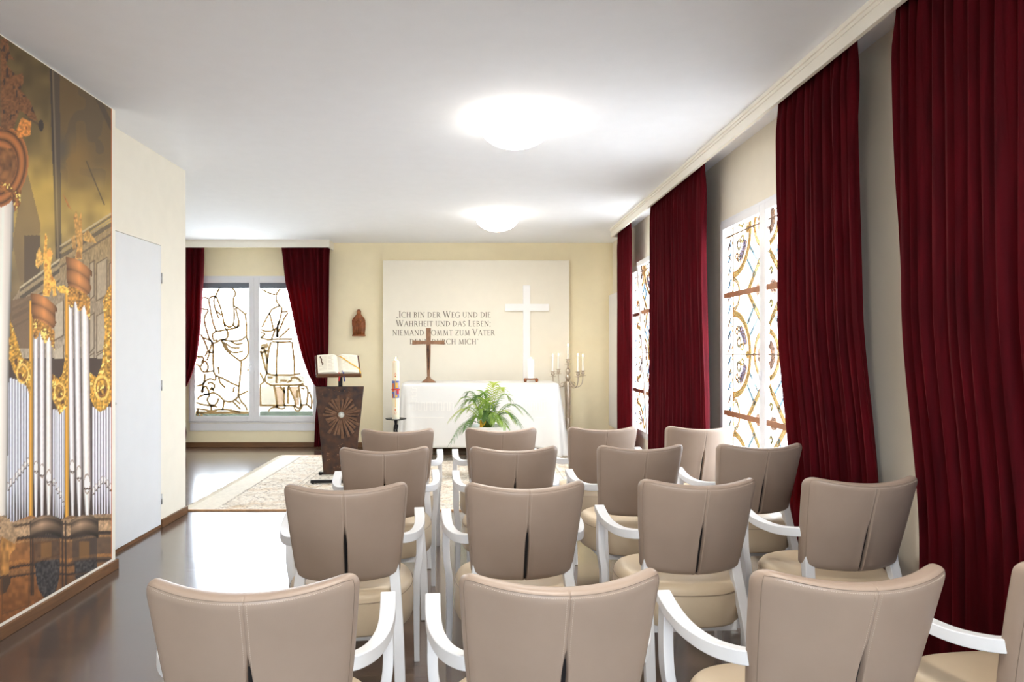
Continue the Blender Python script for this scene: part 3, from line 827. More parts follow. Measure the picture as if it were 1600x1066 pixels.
    pipe(51, 59, 522, 812, 736); pipe(60, 69, 520, 812, 742); pipe(70, 80, 516, 810, 752, tone=(240, 232, 222))
    pipe(104, 113, 470, 812, 736, slope=.012); pipe(114, 124, 472, 810, 746, slope=.012); pipe(125, 138, 474, 810, 762, slope=.012, tone=(240, 232, 224))
    t = (X+14)/(np.interp(V, [300, 480, 580, 720, 800], [22, 15, 12.5, 11, 9])+14)
    put(((t > 0) & (t < 1) & (V > 296) & (V < 806)).astype(float), np.array([226, 216, 206.])*np.interp(t, [0, .5, .85, 1], [.85, 1.08, .9, .45])[..., None])
    # gilded uprights
    for (a, b, c_, d_) in ((44, 49.5, 470, 824), (100, 106.5, 450, 830)):
        tt = (X-a)/(b-a); m = (tt > 0) & (tt < 1) & (V > c_) & (V < d_)
        put(m.astype(float), np.array([214, 156, 62.])*np.interp(tt, [0, .4, 1], [.7, 1.1, .75])[..., None])
    # carved and gilded lace
    def gilt(m, base=(222, 164, 62), dark=(120, 76, 32), holes=.72):
        tex = np.clip(.82+.6*(n3-.5), .55, 1.15)
        col = np.array(base, float)*tex[..., None]
        col = np.where((n3 < .16)[..., None], np.array(dark, float), col)
        col = np.where((n2 > holes)[..., None] & (n3 > .5)[..., None], np.array((250, 212, 120.)), col)
        put(m, np.clip(col, 0, 255))
    edge = (n2-.5)*7
    def lace(pts):
        q = poly(pts); return q
    gilt(lace([(14, 498), (22, 520), (34, 560), (47, 566), (47, 622), (40, 604), (30, 596), (20, 580), (13, 560)]))
    gilt(lace([(80, 584), (90, 592), (96, 586), (101, 556), (105, 552), (105, 634), (92, 648), (84, 630), (80, 622)]))
    gilt(lace([(139, 582), (150, 590), (158, 570), (163, 520), (160, 470), (168, 450), (176, 440), (176, 622), (164, 640), (154, 644), (146, 636), (140, 622)]))
    for (cx, cy, rx, ry) in ((156, 618, 3, 7), (163, 610, 2.5, 6), (92, 618, 2, 5), (97, 628, 2, 4), (30, 588, 3, 5), (38, 596, 2.5, 6), (24, 566, 2.5, 6)):
        put((ell(cx, cy, rx, ry) < 1).astype(float), C(96, 62, 34))
    for cx, cy, r_ in ((158, 606, 11), (92, 612, 8), (34, 584, 9)):
        e = ell(cx, cy, r_, r_*1.6); put((np.abs(e-1) < .12).astype(float), C(246, 206, 112), .8); put((np.abs(e-.75) < .07).astype(float), C(150, 96, 40), .8)
    # capitals: stacked curved mouldings
    def capital(xl, xr, yt, yb, lace_b, base=(158, 104, 60)):
        cx = xl+(xr-xl)*.42; w_ = (xr-xl)
        u = (X-xl)/w_; sag = w_*.55*np.clip(u, 0, 2)**2
        vv = (V-yt-sag)/(yb-yt)
        shrink = np.interp(vv, [0, .18, .2, .5, .55, .8, 1], [0, .0, .07, .07, .02, .1, .26])
        m = (u > shrink*.4) & (u < 1-shrink) & (vv > 0) & (vv < 1)
        ring = .72+.42*np.abs(np.sin(vv*7+.5))**.5
        shade = np.interp(u, [0, .25, .5, .8, 1], [.62, .95, 1.2, .9, .5])
        col = np.array(base, float)*(ring*shade)[..., None]
        put(m.astype(float), np.clip(col, 0, 255))
        v2 = (V-yt-sag-(yb-yt))
        ml = (u > .06) & (u < .92) & (v2 > -3) & (v2 < lace_b*(.55+.45*np.abs(np.sin(u*9)))+edge)
        gilt(ml.astype(float), base=(206, 146, 66), dark=(104, 66, 34))
    capital(47, 88, 458, 502, 26); capital(102, 143, 402, 450, 30)
    # big capital cut by the left edge
    e = ell(-6, 262, 48, 66, .25)
    m = (e < 1) & (V > 196)
    put(m.astype(float), np.array([150, 92, 48.])*(.45+.75*np.abs(np.sin(e*14))**.7)[..., None])
    put(((e < .62) & (V > 232) & (X < 30)).astype(float), np.array([132, 86, 46.])*(.6+.6*n2)[..., None], .8)
    gilt(poly([(0, 282), (12, 286), (24, 300), (32, 296), (30, 322), (22, 330), (16, 306), (0, 296)]), base=(168, 106, 50), dark=(84, 54, 32))
    # standing figures on the capitals
    def fig(pts, base, dark, a=1.0):
        m = poly(pts)*a
        col = np.array(base, float)*(.78+.38*n3)[..., None]; col = np.where((n2 < .2)[..., None], np.array(dark, float), col); put(m, np.clip(col, 0, 255))
    fig([(0, 62), (10, 56), (14, 84), (22, 94), (12, 92), (8, 100), (24, 118), (34, 114), (36, 128), (30, 140), (46, 158), (58, 190), (44, 184), (30, 172), (20, 200), (0, 206)], (122, 80, 48), (70, 52, 42))
    fig([(32, 184), (48, 190), (46, 212), (26, 216), (24, 204)], (214, 138, 66), (150, 84, 40))
    put(seg(44, 186, 62, 196, 1.5), C(90, 70, 50)); put((ell(63, 196, 4, 9) < 1).astype(float), C(58, 50, 44))
    fig([(66, 462), (68, 430), (66, 400), (69, 372), (70, 362), (73, 372), (72, 388), (78, 388), (81, 400), (78, 412), (80, 430), (86, 440), (87, 462), (82, 464), (80, 448), (76, 464)], (240, 178, 82), (196, 124, 48))
    fig([(56, 396), (60, 387), (64, 396), (66, 410), (58, 420), (54, 414)], (232, 176, 92), (180, 120, 56))
    put((ell(76.5, 396, 4.5, 6) < 1).astype(float), C(232, 164, 78))
    fig([(86, 448), (98, 446), (108, 452), (104, 460), (92, 458)], (236, 184, 84), (186, 124, 46))
    fig([(116, 404), (120, 384), (117, 366), (114, 340), (118, 330), (122, 344), (126, 330), (127, 352), (128, 378), (127, 406)], (200, 148, 78), (150, 104, 56), .9)
    fig([(110, 372), (116, 366), (118, 388), (113, 392)], (190, 140, 76), (150, 108, 62), .8)
    fig([(129, 366), (136, 360), (146, 372), (150, 380), (136, 378), (130, 376)], (206, 158, 84), (160, 116, 60), .85)
    fig([(96, 300), (106, 318), (112, 330), (104, 322)], (180, 110, 54), (150, 96, 50), .7)
    # lower case
    base = lerp3(V, [(800, C(150, 104, 62)), (900, C(140, 90, 50)), (1000, C(120, 74, 42))])*(.82+.32*n2)[..., None]
    greyer = np.clip((X-60)/90, 0, 1)[..., None]; base = base*(1-greyer*.62)+np.array([74, 68, 66.])*greyer*.62
    body = (V > 812+6*np.sin(X/10.)).astype(float); put(body, base)
    def mould(dy, th, c_, a=1.0):
        yy = V-(818+dy-.06*X-(5*np.abs(np.sin((X-8)/31.))))
        put(((yy > 0) & (yy < th)).astype(float), np.array(c_, float)*(.8+.35*n3)[..., None], a)
    mould(0, 6, (158, 128, 98)); mould(6, 4, (92, 72, 54)); mould(10, 16, (176, 142, 108)); mould(15, 8, (196, 162, 126), .6); mould(26, 5, (62, 48, 40)); mould(33, 2.5, (170, 126, 82)); mould(62, 5, (180, 122, 66), .7)
    mould(70, 4, (66, 50, 40)); mould(76, 8, (140, 98, 62)); mould(85, 3, (54, 44, 40))
    for x in (46.5, 49.5, 96, 101): put(seg(x, 815, x+1, 930, 1.3), C(52, 42, 38), .85)
    for (a, b) in ((50, 92), (112, 150)):
        put(((X > a) & (X < b) & (V > 812) & (V < 880)).astype(float), C(52, 48, 50), .5); put(((np.abs(X-(a+b)/2) < 8) & (V > 846) & (V < 872)).astype(float), C(150, 104, 52), .55)
        tt = (X-(a+b)/2)/((b-a)*.58); yy = (V-(806+8*np.abs(tt)**2-.05*(X-a)))/30.; put(((np.abs(tt) < 1) & (yy > 0) & (yy < 1)).astype(float), np.array([150, 122, 98.])*np.interp(yy, [0, .12, .2, .45, .7, .85, 1], [.8, 1.0, .6, 1.15, .85, .45, .35])[..., None]*(1.1-.5*np.abs(tt-(-.3)))[..., None])
        m = (ell((a+b)/2+2, 884, (b-a)*.46, 52) < 1) & (V > 878-.1*(X-a))
        put(m.astype(float), np.array([64, 60, 60.])*(.45+1.0*n3)[..., None])
    put(poly([(0, 806), (14, 812), (26, 836), (22, 858), (14, 868), (12, 900), (0, 900)]), np.array([176, 124, 68.])*(.7+.5*n2)[..., None])
    put(poly([(0, 806), (14, 812), (26, 836), (22, 850), (0, 838)]), np.array([178, 146, 112.])*(.75+.35*n3)[..., None]); put(poly([(0, 900), (12, 898), (16, 908), (8, 926), (0, 930)]), C(72, 54, 42))
    for (x0, x1, y0, y1) in ((2, 44, 902, 960), (52, 92, 850, 880), (104, 146, 900, 936)):
        for s_ in ((x0, y0, x1, y0-6), (x0, y1, x1, y1-14), (x0, y0, x0, y1), (x1, y0-6, x1, y1-14)): put(seg(*s_, .9), C(92, 62, 38), .8)
    # rust-coloured right border of the print
    put((Y > y_hi-.012).astype(float), C(186, 96, 48))
    img[...] = np.clip(img, 0, 255)/255.0
    l = np.where(img <= .04045, img/12.92, ((img+.055)/1.055)**2.4)
    l = np.clip(l*1.22, 0, 1)
    nz, ny = sh; base_x = XM+.004
    verts = np.stack([np.full(sh, base_x), Y, Z], -1).reshape(-1, 3)
    idx = np.arange(nz*ny).reshape(nz, ny)
    faces = np.stack([idx[:-1, :-1], idx[:-1, 1:], idx[1:, 1:], idx[1:, :-1]], -1).reshape(-1, 4)
    me = bpy.data.meshes.new('organ_picture'); me.vertices.add(len(verts)); me.vertices.foreach_set('co', verts.ravel())
    me.loops.add(faces.size); me.loops.foreach_set('vertex_index', faces.ravel().astype(np.int32))
    me.polygons.add(len(faces)); me.polygons.foreach_set('loop_start', np.arange(0, faces.size, 4, dtype=np.int32))
    me.update(calc_edges=True)
    at = me.color_attributes.new('picture', 'FLOAT_COLOR', 'POINT')
    at.data.foreach_set('color', np.concatenate([l.reshape(-1, 3), np.ones((nz*ny, 1))], 1).ravel())
    n = N('printed_organ_picture'); a = n.new('ShaderNodeAttribute'); a.attribute_name = 'picture'
    n.link(a.outputs['Color'], n.b.inputs['Base Color']); n.b.inputs['Roughness'].default_value = .55
    me.materials.append(n.m)
    o = bpy.data.objects.new('picture_print', me); COL.objects.link(o)
    t = thing('wall_mural', 'tall photo mural of a gilded church organ on the left wall', 'mural', (0, 0, 0))
    o.parent = t
    MB().box(XM, XM+.0035, y_lo, y_hi, .076, CEIL-.003).build('backing_sheet', M_panel, t)
mural()

# ------------------------------------------------------------ armchairs
def back_point(x, z, side, d=None):
    """rounded upholstered back. x in [-W,W], z in [0,H] nominal; side -1 rear, +1 front"""
    W, H = .235, .36
    Rt, Rb = .042, .020
    ax = abs(x); sx = 1 if x >= 0 else -1
    dist = min(W-ax, z, H-z)
    R = Rt if z > H/2 else Rb
    a = (ax-(W-R))/R; zz = (z-(H-R))/R if z > H/2 else (R-z)/R
    if a > 0 and zz > 0:
        a2 = a*sqrt(1-zz*zz/2); z2 = zz*sqrt(1-a*a/2)
        dist = R*(1-hypot(a2, z2)); ax = W-R+R*a2
        z = (H-R+R*z2) if z > H/2 else R-R*z2
    x = sx*ax; v = z/H; u = ax/W
    wk = (.200+.035*v**1.3+.004*sin(pi*v))/.235
    X = x*wk
    zt = .024*u**2.0*sm(.35, 1, v)-.012*(1-u*u)*(1-sm(0, .5, v))
    Z = .502+z*1.0+zt
    yc = -.158-.112*v**1.15+(.055+.022*v)*u**2.1
    r = .031; dd = max(0, min(dist, r)); h = max(0, r**2.6-(r-dd)**2.6)**(1/2.6)
    puff = .010*sin(pi*min(1, max(0, v)))*(1-u**4)*(1 if side > 0 else .5)
    return X, yc, Z, h+puff*(h/r)

def slit_w(v):  # half width of the open slit
    return .0062*sm(.66, .40, v)*(1 if v > .04 else .6)

def make_chair(label):
    t = thing('armchair', label, 'armchair', (0, 0, 0), 0, 'beige armchairs in four rows')
    W, H = .235, .36
    edge = [0, .0005, .002, .005, .010, .018, .028]
    xs = [-W+e for e in edge]+[-W+.027+(W-.027-.02)*i/10 for i in range(1, 10)]
    xs = xs+[-.022, -.014, -.0095]
    cen = ['L3', 'L2', 'L1', 'C', 'R1', 'R2', 'R3']
    zs = [e for e in edge]+[.027+(H-.054)*i/22 for i in range(1, 22)]+[H-e for e in edge[::-1]]
    allx = xs+cen+[-x for x in xs[::-1]]
    mb = MB(); R = {}
    for side in (-1, 1):
        rows = []
        for z in zs:
            row = []; v = z/H; g = slit_w(v)
            for x in allx:
                dep = 0
                if isinstance(x, str):
                    gg = max(g, .0008); k = int(x[1]) if x != 'C' else 0
                    xx = {0: 0, 1: gg*.82, 2: gg, 3: gg+.0025}[k]*(-1 if x[0] == 'L' else 1)
                    if side < 0:
                        dep = {0: 1, 1: 1, 2: .35, 3: .0}[k]*(.0012+.030*sm(.0002, .003, g))
                else:
                    xx = x
                    if side < 0 and abs(x) < .015: dep = -.0022*sm(.7, .4, v)
                X_, yc, Z_, h = back_point(xx, z, side)
                y = yc+side*h
                if side < 0: y += dep*min(1, h/.02)
                row.append((X_, y, Z_))
            rows.append(row)
        mb.grid(rows)
    # the two shells meet along the rim (h = 0)
    o = mb.build('backrest', M_leather, t, smooth=True)
    import bmesh
    bm = bmesh.new(); bm.from_mesh(o.data); bmesh.ops.remove_doubles(bm, verts=bm.verts, dist=.0002)
    bmesh.ops.recalc_face_normals(bm, faces=bm.faces); bm.to_mesh(o.data); bm.free()
    # dark strip that paints the shade inside the slit
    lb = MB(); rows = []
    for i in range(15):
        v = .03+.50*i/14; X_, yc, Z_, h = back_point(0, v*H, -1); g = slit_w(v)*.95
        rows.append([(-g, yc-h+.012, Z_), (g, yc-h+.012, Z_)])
    lb.grid(rows); lb.build('slit_shade_strip', M_dark, o)
    # piping round the rear panel
    path = []; d = .0085
    def rp(x, z, off=.0004):
        X_, yc, Z_, h = back_point(x, z, -1); return (X_, yc-h-off, Z_)
    n = 30
    for i in range(n+1): path.append(rp(-W+d, d+(H-2*d)*i/n))
    for i in range(1, n*2+1): path.append(rp(-W+d+(2*W-2*d)*i/(n*2), H-d))
    for i in range(1, n+1): path.append(rp(W-d, H-d-(H-2*d)*i/n))
    MB().tube(path, .0009, 5).build('piping', M_pipe, o, smooth=True)
    st = MB()
    for sx in (-1, 1):
        for i in range(36):
            z = H-.016-i*.0052; v = z/H; x = sx*(.0075+slit_w(v)*.6)
            a, b = rp(x, z, .0), rp(x, z-.003, .0)
            st.box(a[0]-.0006, a[0]+.0006, a[1]-.0007, a[1]+.001, b[2], a[2])
    for i in range(84):
        x = -W+.03+(2*W-.06)*i/84
        a, b = rp(x, H-.0145, 0), rp(x+.003, H-.0145, 0)
        st.box(a[0], b[0], a[1]-.0006, a[1]+.001, a[2]-.0006, a[2]+.0006)
    st.build('stitching', M_stitch, o)
    # seat
    def outline(an, k=1.0):
        c, s_ = cos(an), sin(an); n_ = 2.9
        r = (abs(c)**n_+abs(s_)**n_)**(-1/n_)
        x, y = r*c, r*s_
        hw = .252-.034*sm(.2, -1, y)
        return (x*hw*k, .035+y*.238*k)
    m = 56; rows = []
    for k, z in ((.94, .288), (.985, .292), (1.0, .30), (1.004, .35), (1.0, .408), (.992, .416), (.988, .4195), (.985, .424), (.97, .434), (.93, .447), (.85, .457), (.7, .465), (.45, .470), (.2, .472), (.02, .472)):
        rows.append([outline(2*pi*i/m, k)+(z,) for i in range(m)])
    sb = MB(); sb.grid(rows, True); sb.add([(p[0], p[1], .288) for p in rows[0]], [tuple(range(m))])
    so = sb.build('seat', M_seat, t, smooth=True)
    MB().tube([outline(2*pi*i/m, 1.0)+(.4185,) for i in range(m+1)], .0011, 5, cap=False).build('piping', M_pipe, so, smooth=True)
    fr = MB(); fr.box(-.175, .175, -.16, -.135, .262, .30); fr.box(-.22, .22, .20, .225, .262, .30)
    for s_ in (-1, 1): fr.box(s_*.19-.012, s_*.19+.012, -.14, .2, .262, .30)
    fr.build('seat_frame', M_chairw, t, bevel=.002)
    for s_ in (-1, 1):
        # rear leg runs up into the back
        pth = [(s_*.176, -.125, .56), (s_*.180, -.130, .50), (s_*.189, -.158, .40), (s_*.197, -.198, .28), (s_*.203, -.235, .12), (s_*.206, -.268, .0)]
        MB().sweep(spline(pth, 4), [.040]*21, [.034-.010*max(0, (i-11))/10 for i in range(21)], side=(1, 0, 0)).build('leg', M_chairw, t, bevel=.003)
        # front leg up to the armrest
        pth = [(s_*.276, .218, .645), (s_*.280, .214, .56), (s_*.279, .208, .47), (s_*.268, .206, .39), (s_*.266, .214, .28), (s_*.268, .232, .0)]
        q = spline(pth, 4); n_ = len(q)
        MB().sweep(q, [.030-.006*sm(.4, 0, p[2]) for p in q], [.046-.018*sm(.30, .0, p[2]) for p in q], side=(1, 0, 0)).build('leg', M_chairw, t, bevel=.003)
        pth = [(s_*.186, -.137, .650), (s_*.216, -.105, .638), (s_*.252, -.03, .628), (s_*.274, .06, .630), (s_*.280, .15, .641), (s_*.278, .245, .664)]
        q = spline(pth, 5)
        MB().sweep(q, [.032+.012*sm(-.15, .2, p[1]) for p in q], [.036-.006*sm(-.1, .2, p[1]) for p in q]).build('armrest', M_chairw, t, bevel=.0035)
    return t

def copy_tree(o, parent=None):
    c = o.copy(); COL.objects.link(c)
    if parent: c.parent = parent
    for ch in [x for x in bpy.data.objects if x.parent == o and x != c]: copy_tree(ch, c)
    return c

ROWS = [  # (midpoint column, tip depth) of each back, from the rearmost row to the altar
    ('in the row nearest the camera', [(397, 1.51), (876, 1.545), (1327, 1.575), (1733, 1.64)]),
    ('in the second row from the camera', [(541, 2.56), (821, 2.587), (1090, 2.65), (1345, 2.69)]),
    ('in the third row from the camera', [(601, 3.51), (803, 3.53), (1001, 3.58), (1187, 3.63)]),
    ('in the row nearest the altar', [(621.5, 4.32), (783, 4.36), (942, 4.43), (1094, 4.47)])]
POS = ['leftmost', 'second from left', 'third from left', 'rightmost']
proto = None; jr = random.Random(5)
for rname, row in ROWS:
    for k, (px, Yt) in enumerate(row):
        lab = 'beige white-framed armchair, %s %s' % (POS[k], rname)
        if rname.endswith('camera') and k == 3 and 'nearest' in rname: lab = 'beige armchair cut off by the right edge, in the row nearest the camera'
        yaw = radians((4.5, 4.5, 5, 5)[k]+jr.uniform(-1.2, 1.2))
        x = PX(px, Yt); c, s_ = cos(yaw), sin(yaw)
        loc = (x-.195*s_, Yt+.195*c, 0)
        if proto is None: ch = proto = make_chair(lab)
        else: ch = copy_tree(proto)
        ch.location = loc; ch.rotation_euler = (0, 0, yaw); ch['label'] = lab

# ------------------------------------------------------------ rug
RX0, RX1, RY0, RY1 = -2.44, 1.62, 5.79, 8.78
t = thing('rug', 'large faded cream oriental rug in front of the altar', 'rug', (0, 0, 0))
MB().box(RX0, RX1, RY0, RY1, .0005, .011).build('pile', M_rug, t, bevel=.003)
b = MB()
def fr_(x0, x1, y0, y1, w_, z=.0112):
    for q in ((x0, x1, y0, y0+w_), (x0, x1, y1-w_, y1), (x0, x0+w_, y0, y1), (x1-w_, x1, y0, y1)): b.box(*q, .010, z)
fr_(RX0+.23, RX1-.23, RY0+.16, RY1-.16, .018); fr_(RX0+.66, RX1-.66, RY0+.58, RY1-.58, .010); fr_(RX0+.72, RX1-.72, RY0+.64, RY1-.64, .010)
b.build('border_lines', M_rugline, t)
for q in (RX0, RX1-.22): MB().box(q, q+.22, RY0+.01, RY1-.01, .010, .0113).build('end_band', M_rugcream, t)
b = MB(); b.box(RX0, RX1, RY0-.004, RY0+.008, .0005, .0118); b.box(RX0, RX1, RY1-.012, RY1+.006, .0005, .0125); b.build('edge_binding', M_ruged, t)
b = MB(); rf = random.Random(4); y = RY0+.01
while y < RY1:
    for xe, sg in ((RX0, -1), (RX1, 1)):
        l = rf.uniform(.05, .085); dy = rf.uniform(-.03, .03); r0 = .003
        b.tube([(xe, y, .007), (xe+sg*l*.5, y+dy*.3, .008), (xe+sg*l, y+dy, .004)], [.004, .005, .002], 4)
    y += .011
o = b.build('fringe', M_rugcream, t); o['kind'] = 'stuff'

# ------------------------------------------------------------ altar wall panel, lettering, cross
t = thing('wall_panel', 'large white panel with a bible verse behind the altar', 'wall panel', (0, YF, 0))
PY = 9.455; px0, px1 = PX(598.5, PY), PX(889.5, PY)
MB().box(px0, px1, PY-YF, -.001, .10, PZ(407, PY)).build('board', M_panel, t, bevel=.002)
GLY = {}
def gl():
    T, t_ = .135, .055   # thick and thin strokes
    def S(x0, y0, x1, y1, w_): return [((x0, y0), (x1, y1)), w_]
    def ser(x, y, l=.26): return S(x-l/2, y, x+l/2, y, .045)
    def stem(x): return [S(x, .02, x, .98, T), ser(x, .022), ser(x, .978)]
    def arc(cx, cy, rx, ry, a0, a1, w0=t_, w1=T, n=14):
        P = []; Wd = []
        for i in range(n+1):
            a = a0+(a1-a0)*i/n; P.append((cx+rx*cos(a), cy+ry*sin(a))); Wd.append(w0+(w1-w0)*abs(cos(a))**1.5)
        return [tuple(P), Wd]
    GLY['I'] = (.30, stem(.15))
    GLY['H'] = (.86, stem(.17)+stem(.69)+[S(.17, .52, .69, .52, t_)])
    GLY['N'] = (.92, [S(.17, 0, .17, .98, t_), ser(.17, .022), ser(.12, .978, .2), S(.17, .98, .75, .02, T), S(.75, 0, .75, .98, t_), ser(.75, .978)])
    GLY['M'] = (1.08, [S(.20, .02, .26, .98, t_), ser(.19, .022), S(.26, .98, .54, .04, T), S(.54, .04, .82, .98, t_), S(.82, .98, .90, .02, T), ser(.90, .022)])
    GLY['E'] = (.62, stem(.17)+[S(.17, .975, .52, .975, t_), S(.17, .52, .46, .52, t_), S(.17, .025, .55, .025, t_), S(.52, .88, .52, .98, .04), S(.55, .02, .56, .13, .04)])
    GLY['L'] = (.60, stem(.17)+[S(.17, .025, .54, .025, t_), S(.54, .02, .56, .15, .04)])
    GLY['D'] = (.86, stem(.17)+[arc(.17, .5, .57, .478, -pi/2, pi/2, t_, T)])
    GLY['B'] = (.70, stem(.17)+[arc(.20, .755, .33, .225, -pi/2, pi/2, t_, T*.9), arc(.20, .275, .40, .25, -pi/2, pi/2, t_, T)])
    GLY['R'] = (.74, stem(.17)+[arc(.20, .74, .34, .24, -pi/2, pi/2, t_, T), S(.33, .5, .70, .0, T)])
    GLY['C'] = (.84, [arc(.50, .5, .42, .50, radians(48), radians(312), t_, T, 20), S(.79, .80, .79, .95, .045)])
    GLY['G'] = (.90, [arc(.50, .5, .42, .50, radians(48), radians(310), t_, T, 20), S(.78, .08, .78, .46, T), ser(.78, .47), S(.79, .80, .79, .95, .045)])
    GLY['O'] = (.96, [arc(.48, .5, .41, .49, 0, 2*pi, t_, T, 26)])
    GLY['U'] = (.84, [S(.17, .30, .17, .98, T), ser(.17, .978), arc(.42, .32, .25, .31, pi, 2*pi, t_, T*.8), S(.67, .30, .67, .98, t_), ser(.67, .978)])
    GLY['A'] = (.82, [S(.41, 1.0, .10, .02, t_), S(.41, 1.0, .72, .02, T), ser(.10, .022, .2), ser(.72, .022, .24), S(.22, .36, .60, .36, t_)])
    GLY['V'] = (.80, [S(.10, .98, .40, .0, T), S(.70, .98, .40, .0, t_), ser(.10, .978, .24), ser(.70, .978, .2)])
    GLY['W'] = (1.16, [S(.10, .98, .37, .0, T), S(.60, .98, .37, .0, t_), S(.55, .98, .82, .0, T), S(1.06, .98, .82, .0, t_), ser(.10, .978, .22), ser(.58, .978, .22), ser(1.06, .978, .2)])
    GLY['S'] = (.60, [[tuple(spline([(.50, .86), (.38, .97), (.22, .95), (.13, .78), (.24, .60), (.38, .46), (.48, .26), (.38, .06), (.22, .02), (.10, .12)], 3)), .10]])
    GLY['T'] = (.72, [S(.36, .02, .36, .98, T), ser(.36, .022), S(.05, .965, .67, .965, t_), S(.055, .85, .055, .98, .04), S(.665, .85, .665, .98, .04)])
    GLY['K'] = (.76, stem(.17)+[S(.19, .50, .58, .98, t_), S(.28, .58, .70, .0, T), ser(.58, .978, .2)])
    GLY['Z'] = (.72, [S(.10, .965, .64, .965, t_), S(.62, .96, .10, .03, T), S(.10, .03, .66, .03, t_), S(.10, .85, .10, .97, .04), S(.66, .03, .66, .15, .04)])
    GLY[';'] = (.26, [S(.13, .62, .13, .74, .12), S(.14, .12, .10, -.12, .09), S(.13, .04, .13, .14, .12)])
    GLY['„'] = (.40, [S(.14, .10, .08, -.12, .09), S(.28, .10, .22, -.12, .09)])
    GLY['“'] = (.36, [S(.10, 1.0, .13, .84, .08), S(.22, 1.0, .25, .84, .08)])
gl()
LINES = [("„Ich bin der Weg und die", 619, 767.5, 492), ("Wahrheit und das Leben;", 618.5, 767.5, 506), ("niemand kommt zum Vater", 613, 773.5, 520), ("denn durch mich“", 640, 748.5, 534)]
for ln, xa, xb, yc in LINES:
    mb = MB(); cap = .074; adv = 0; items = []
    for ch in ln:
        if ch == ' ': adv += .36; continue
        k = 1.22 if ch.isupper() else 1.0
        wd, st = GLY[ch.upper()]; items.append((adv, k, st)); adv += (wd+.06)*k
    u0, u1 = PX(xa, PY), PX(xb, PY); sx = (u1-u0)/adv; zb = PZ(yc+4.2, PY)
    for a, k, st in items:
        for pts, wd in st:
            q = [(u0+(a+p[0]*k)*sx, zb+p[1]*k*cap) for p in pts]
            f = cap*k; ww = [v_*f for v_ in wd] if isinstance(wd, list) else wd*f
            mb.ribbon(q, ww, lambda u, v, t_: (u, PY-YF-t_, v), .0015)
    mb.build('verse_lettering', M_text, t)
YCR = 9.41
xc0, xc1 = PX(817.5, YCR), PX(828.5, YCR); cz1 = PZ(446, YCR); cz0 = PZ(640, YCR)
ax0, ax1 = PX(789, YCR), PX(858, YCR); az1, az0 = PZ(475, YCR), PZ(486, YCR)
t = MB().prism([(xc0, cz0), (xc1, cz0), (xc1, az0), (ax1, az0), (ax1, az1), (xc1, az1), (xc1, cz1), (xc0, cz1), (xc0, az1), (ax0, az1), (ax0, az0), (xc0, az0)], 'y', YCR, PY+.001).build('wall_cross', M_cross, bevel=.002)
tag(t, 'white cross mounted on the white panel above the altar', 'cross')

# ------------------------------------------------------------ altar and cloth
AX0, AX1, AY0, AY1, AZ = PX(628, 8.3), PX(873, 8.3), 8.30, 9.12, .957
t = thing('altar_table', 'altar table hidden beneath the long white cloth', 'altar', (0, 0, 0))
MB().box(AX0+.02, AX1-.02, AY0+.02, AY1-.02, .90, .948).build('tabletop', M_wood, t, bevel=.003)
for x in (AX0+.10, AX1-.10):
    for y in (AY0+.1, AY1-.1): MB().box(x-.04, x+.04, y-.04, y+.04, .012 if y < 8.7 else 0, .90).build('leg', M_wood, t, bevel=.003)
t = thing('altar_cloth', 'long white linen cloth draped over the altar', 'tablecloth', (0, 0, 0))
per = []; r = .03
def seglen(n): return n
pts = []
corners = [((AX0+r, AY0+r), pi, 1.5*pi), ((AX1-r, AY0+r), 1.5*pi, 2*pi), ((AX1-r, AY1-r), 0, .5*pi), ((AX0+r, AY1-r), .5*pi, pi)]
sides = [36, 16, 24, 16]
for k, ((cx, cy), a0, a1) in enumerate(corners):
    for i in range(7):
        a = a0+(a1-a0)*i/6; pts.append((cx+r*cos(a), cy+r*sin(a), cos(a), sin(a), 1.0, k))
    nx = corners[(k+1) % 4]; ex, ey = nx[0][0]+r*cos(nx[1]), nx[0][1]+r*sin(nx[1]); sx_, sy_ = pts[-1][0], pts[-1][1]
    L_ = hypot(ex-sx_, ey-sy_)
    for i in range(1, sides[k]):
        f = i/sides[k]; dcor = min(f, 1-f)*L_
        pts.append((sx_+(ex-sx_)*f, sy_+(ey-sy_)*f, cos(a1), sin(a1), math.exp(-(dcor/.12)**2), k if f < .5 else (k+1) % 4))
rows = []; rc = random.Random(2); nr = 26
phs = [rc.uniform(0, 6) for _ in range(4)]
top_in = [[((AX0+AX1)/2+(p[0]-(AX0+AX1)/2)*k, (AY0+AY1)/2+(p[1]-(AY0+AY1)/2)*k, AZ) for p in pts] for k in (.02, .5, .95, .985)]
rows += top_in
for j in range(nr+1):
    q = j/nr; row = []
    for i, (x, y, nx_, ny_, cn, ci) in enumerate(pts):
        flare = (.012+ (.115 if ci == 1 else .03)*cn)*q
        wav = .012*sin(i*1.1+phs[ci])*q*(.25+cn)+(.02*sin(i*2.1)*cn*q)
        drop = .775-(.35 if y > AY1-.02 else 0)+(.10*cn if ci == 1 else .03*cn)
        e = .006*(1-math.exp(-q*30))
        row.append((x+nx_*(flare+wav+e), y+ny_*(flare*.8+wav+e), AZ-.004*(q > 0)-drop*q))
    rows.append(row)
mb = MB(); mb.grid(rows, True); cl = mb.build('cloth', M_cloth, t, smooth=True, solid=.002)
em = MB()
def EF(u, v, d_): return (u, AY0-.018-.012*(AZ-v)/.775-d_, v)
zb = PZ(652, 8.3)
for (a, b) in ((640, 694), (836, 862)): em.ribbon([(PX(a, 8.3), zb), (PX(b, 8.3), zb)], .006, EF, .002)
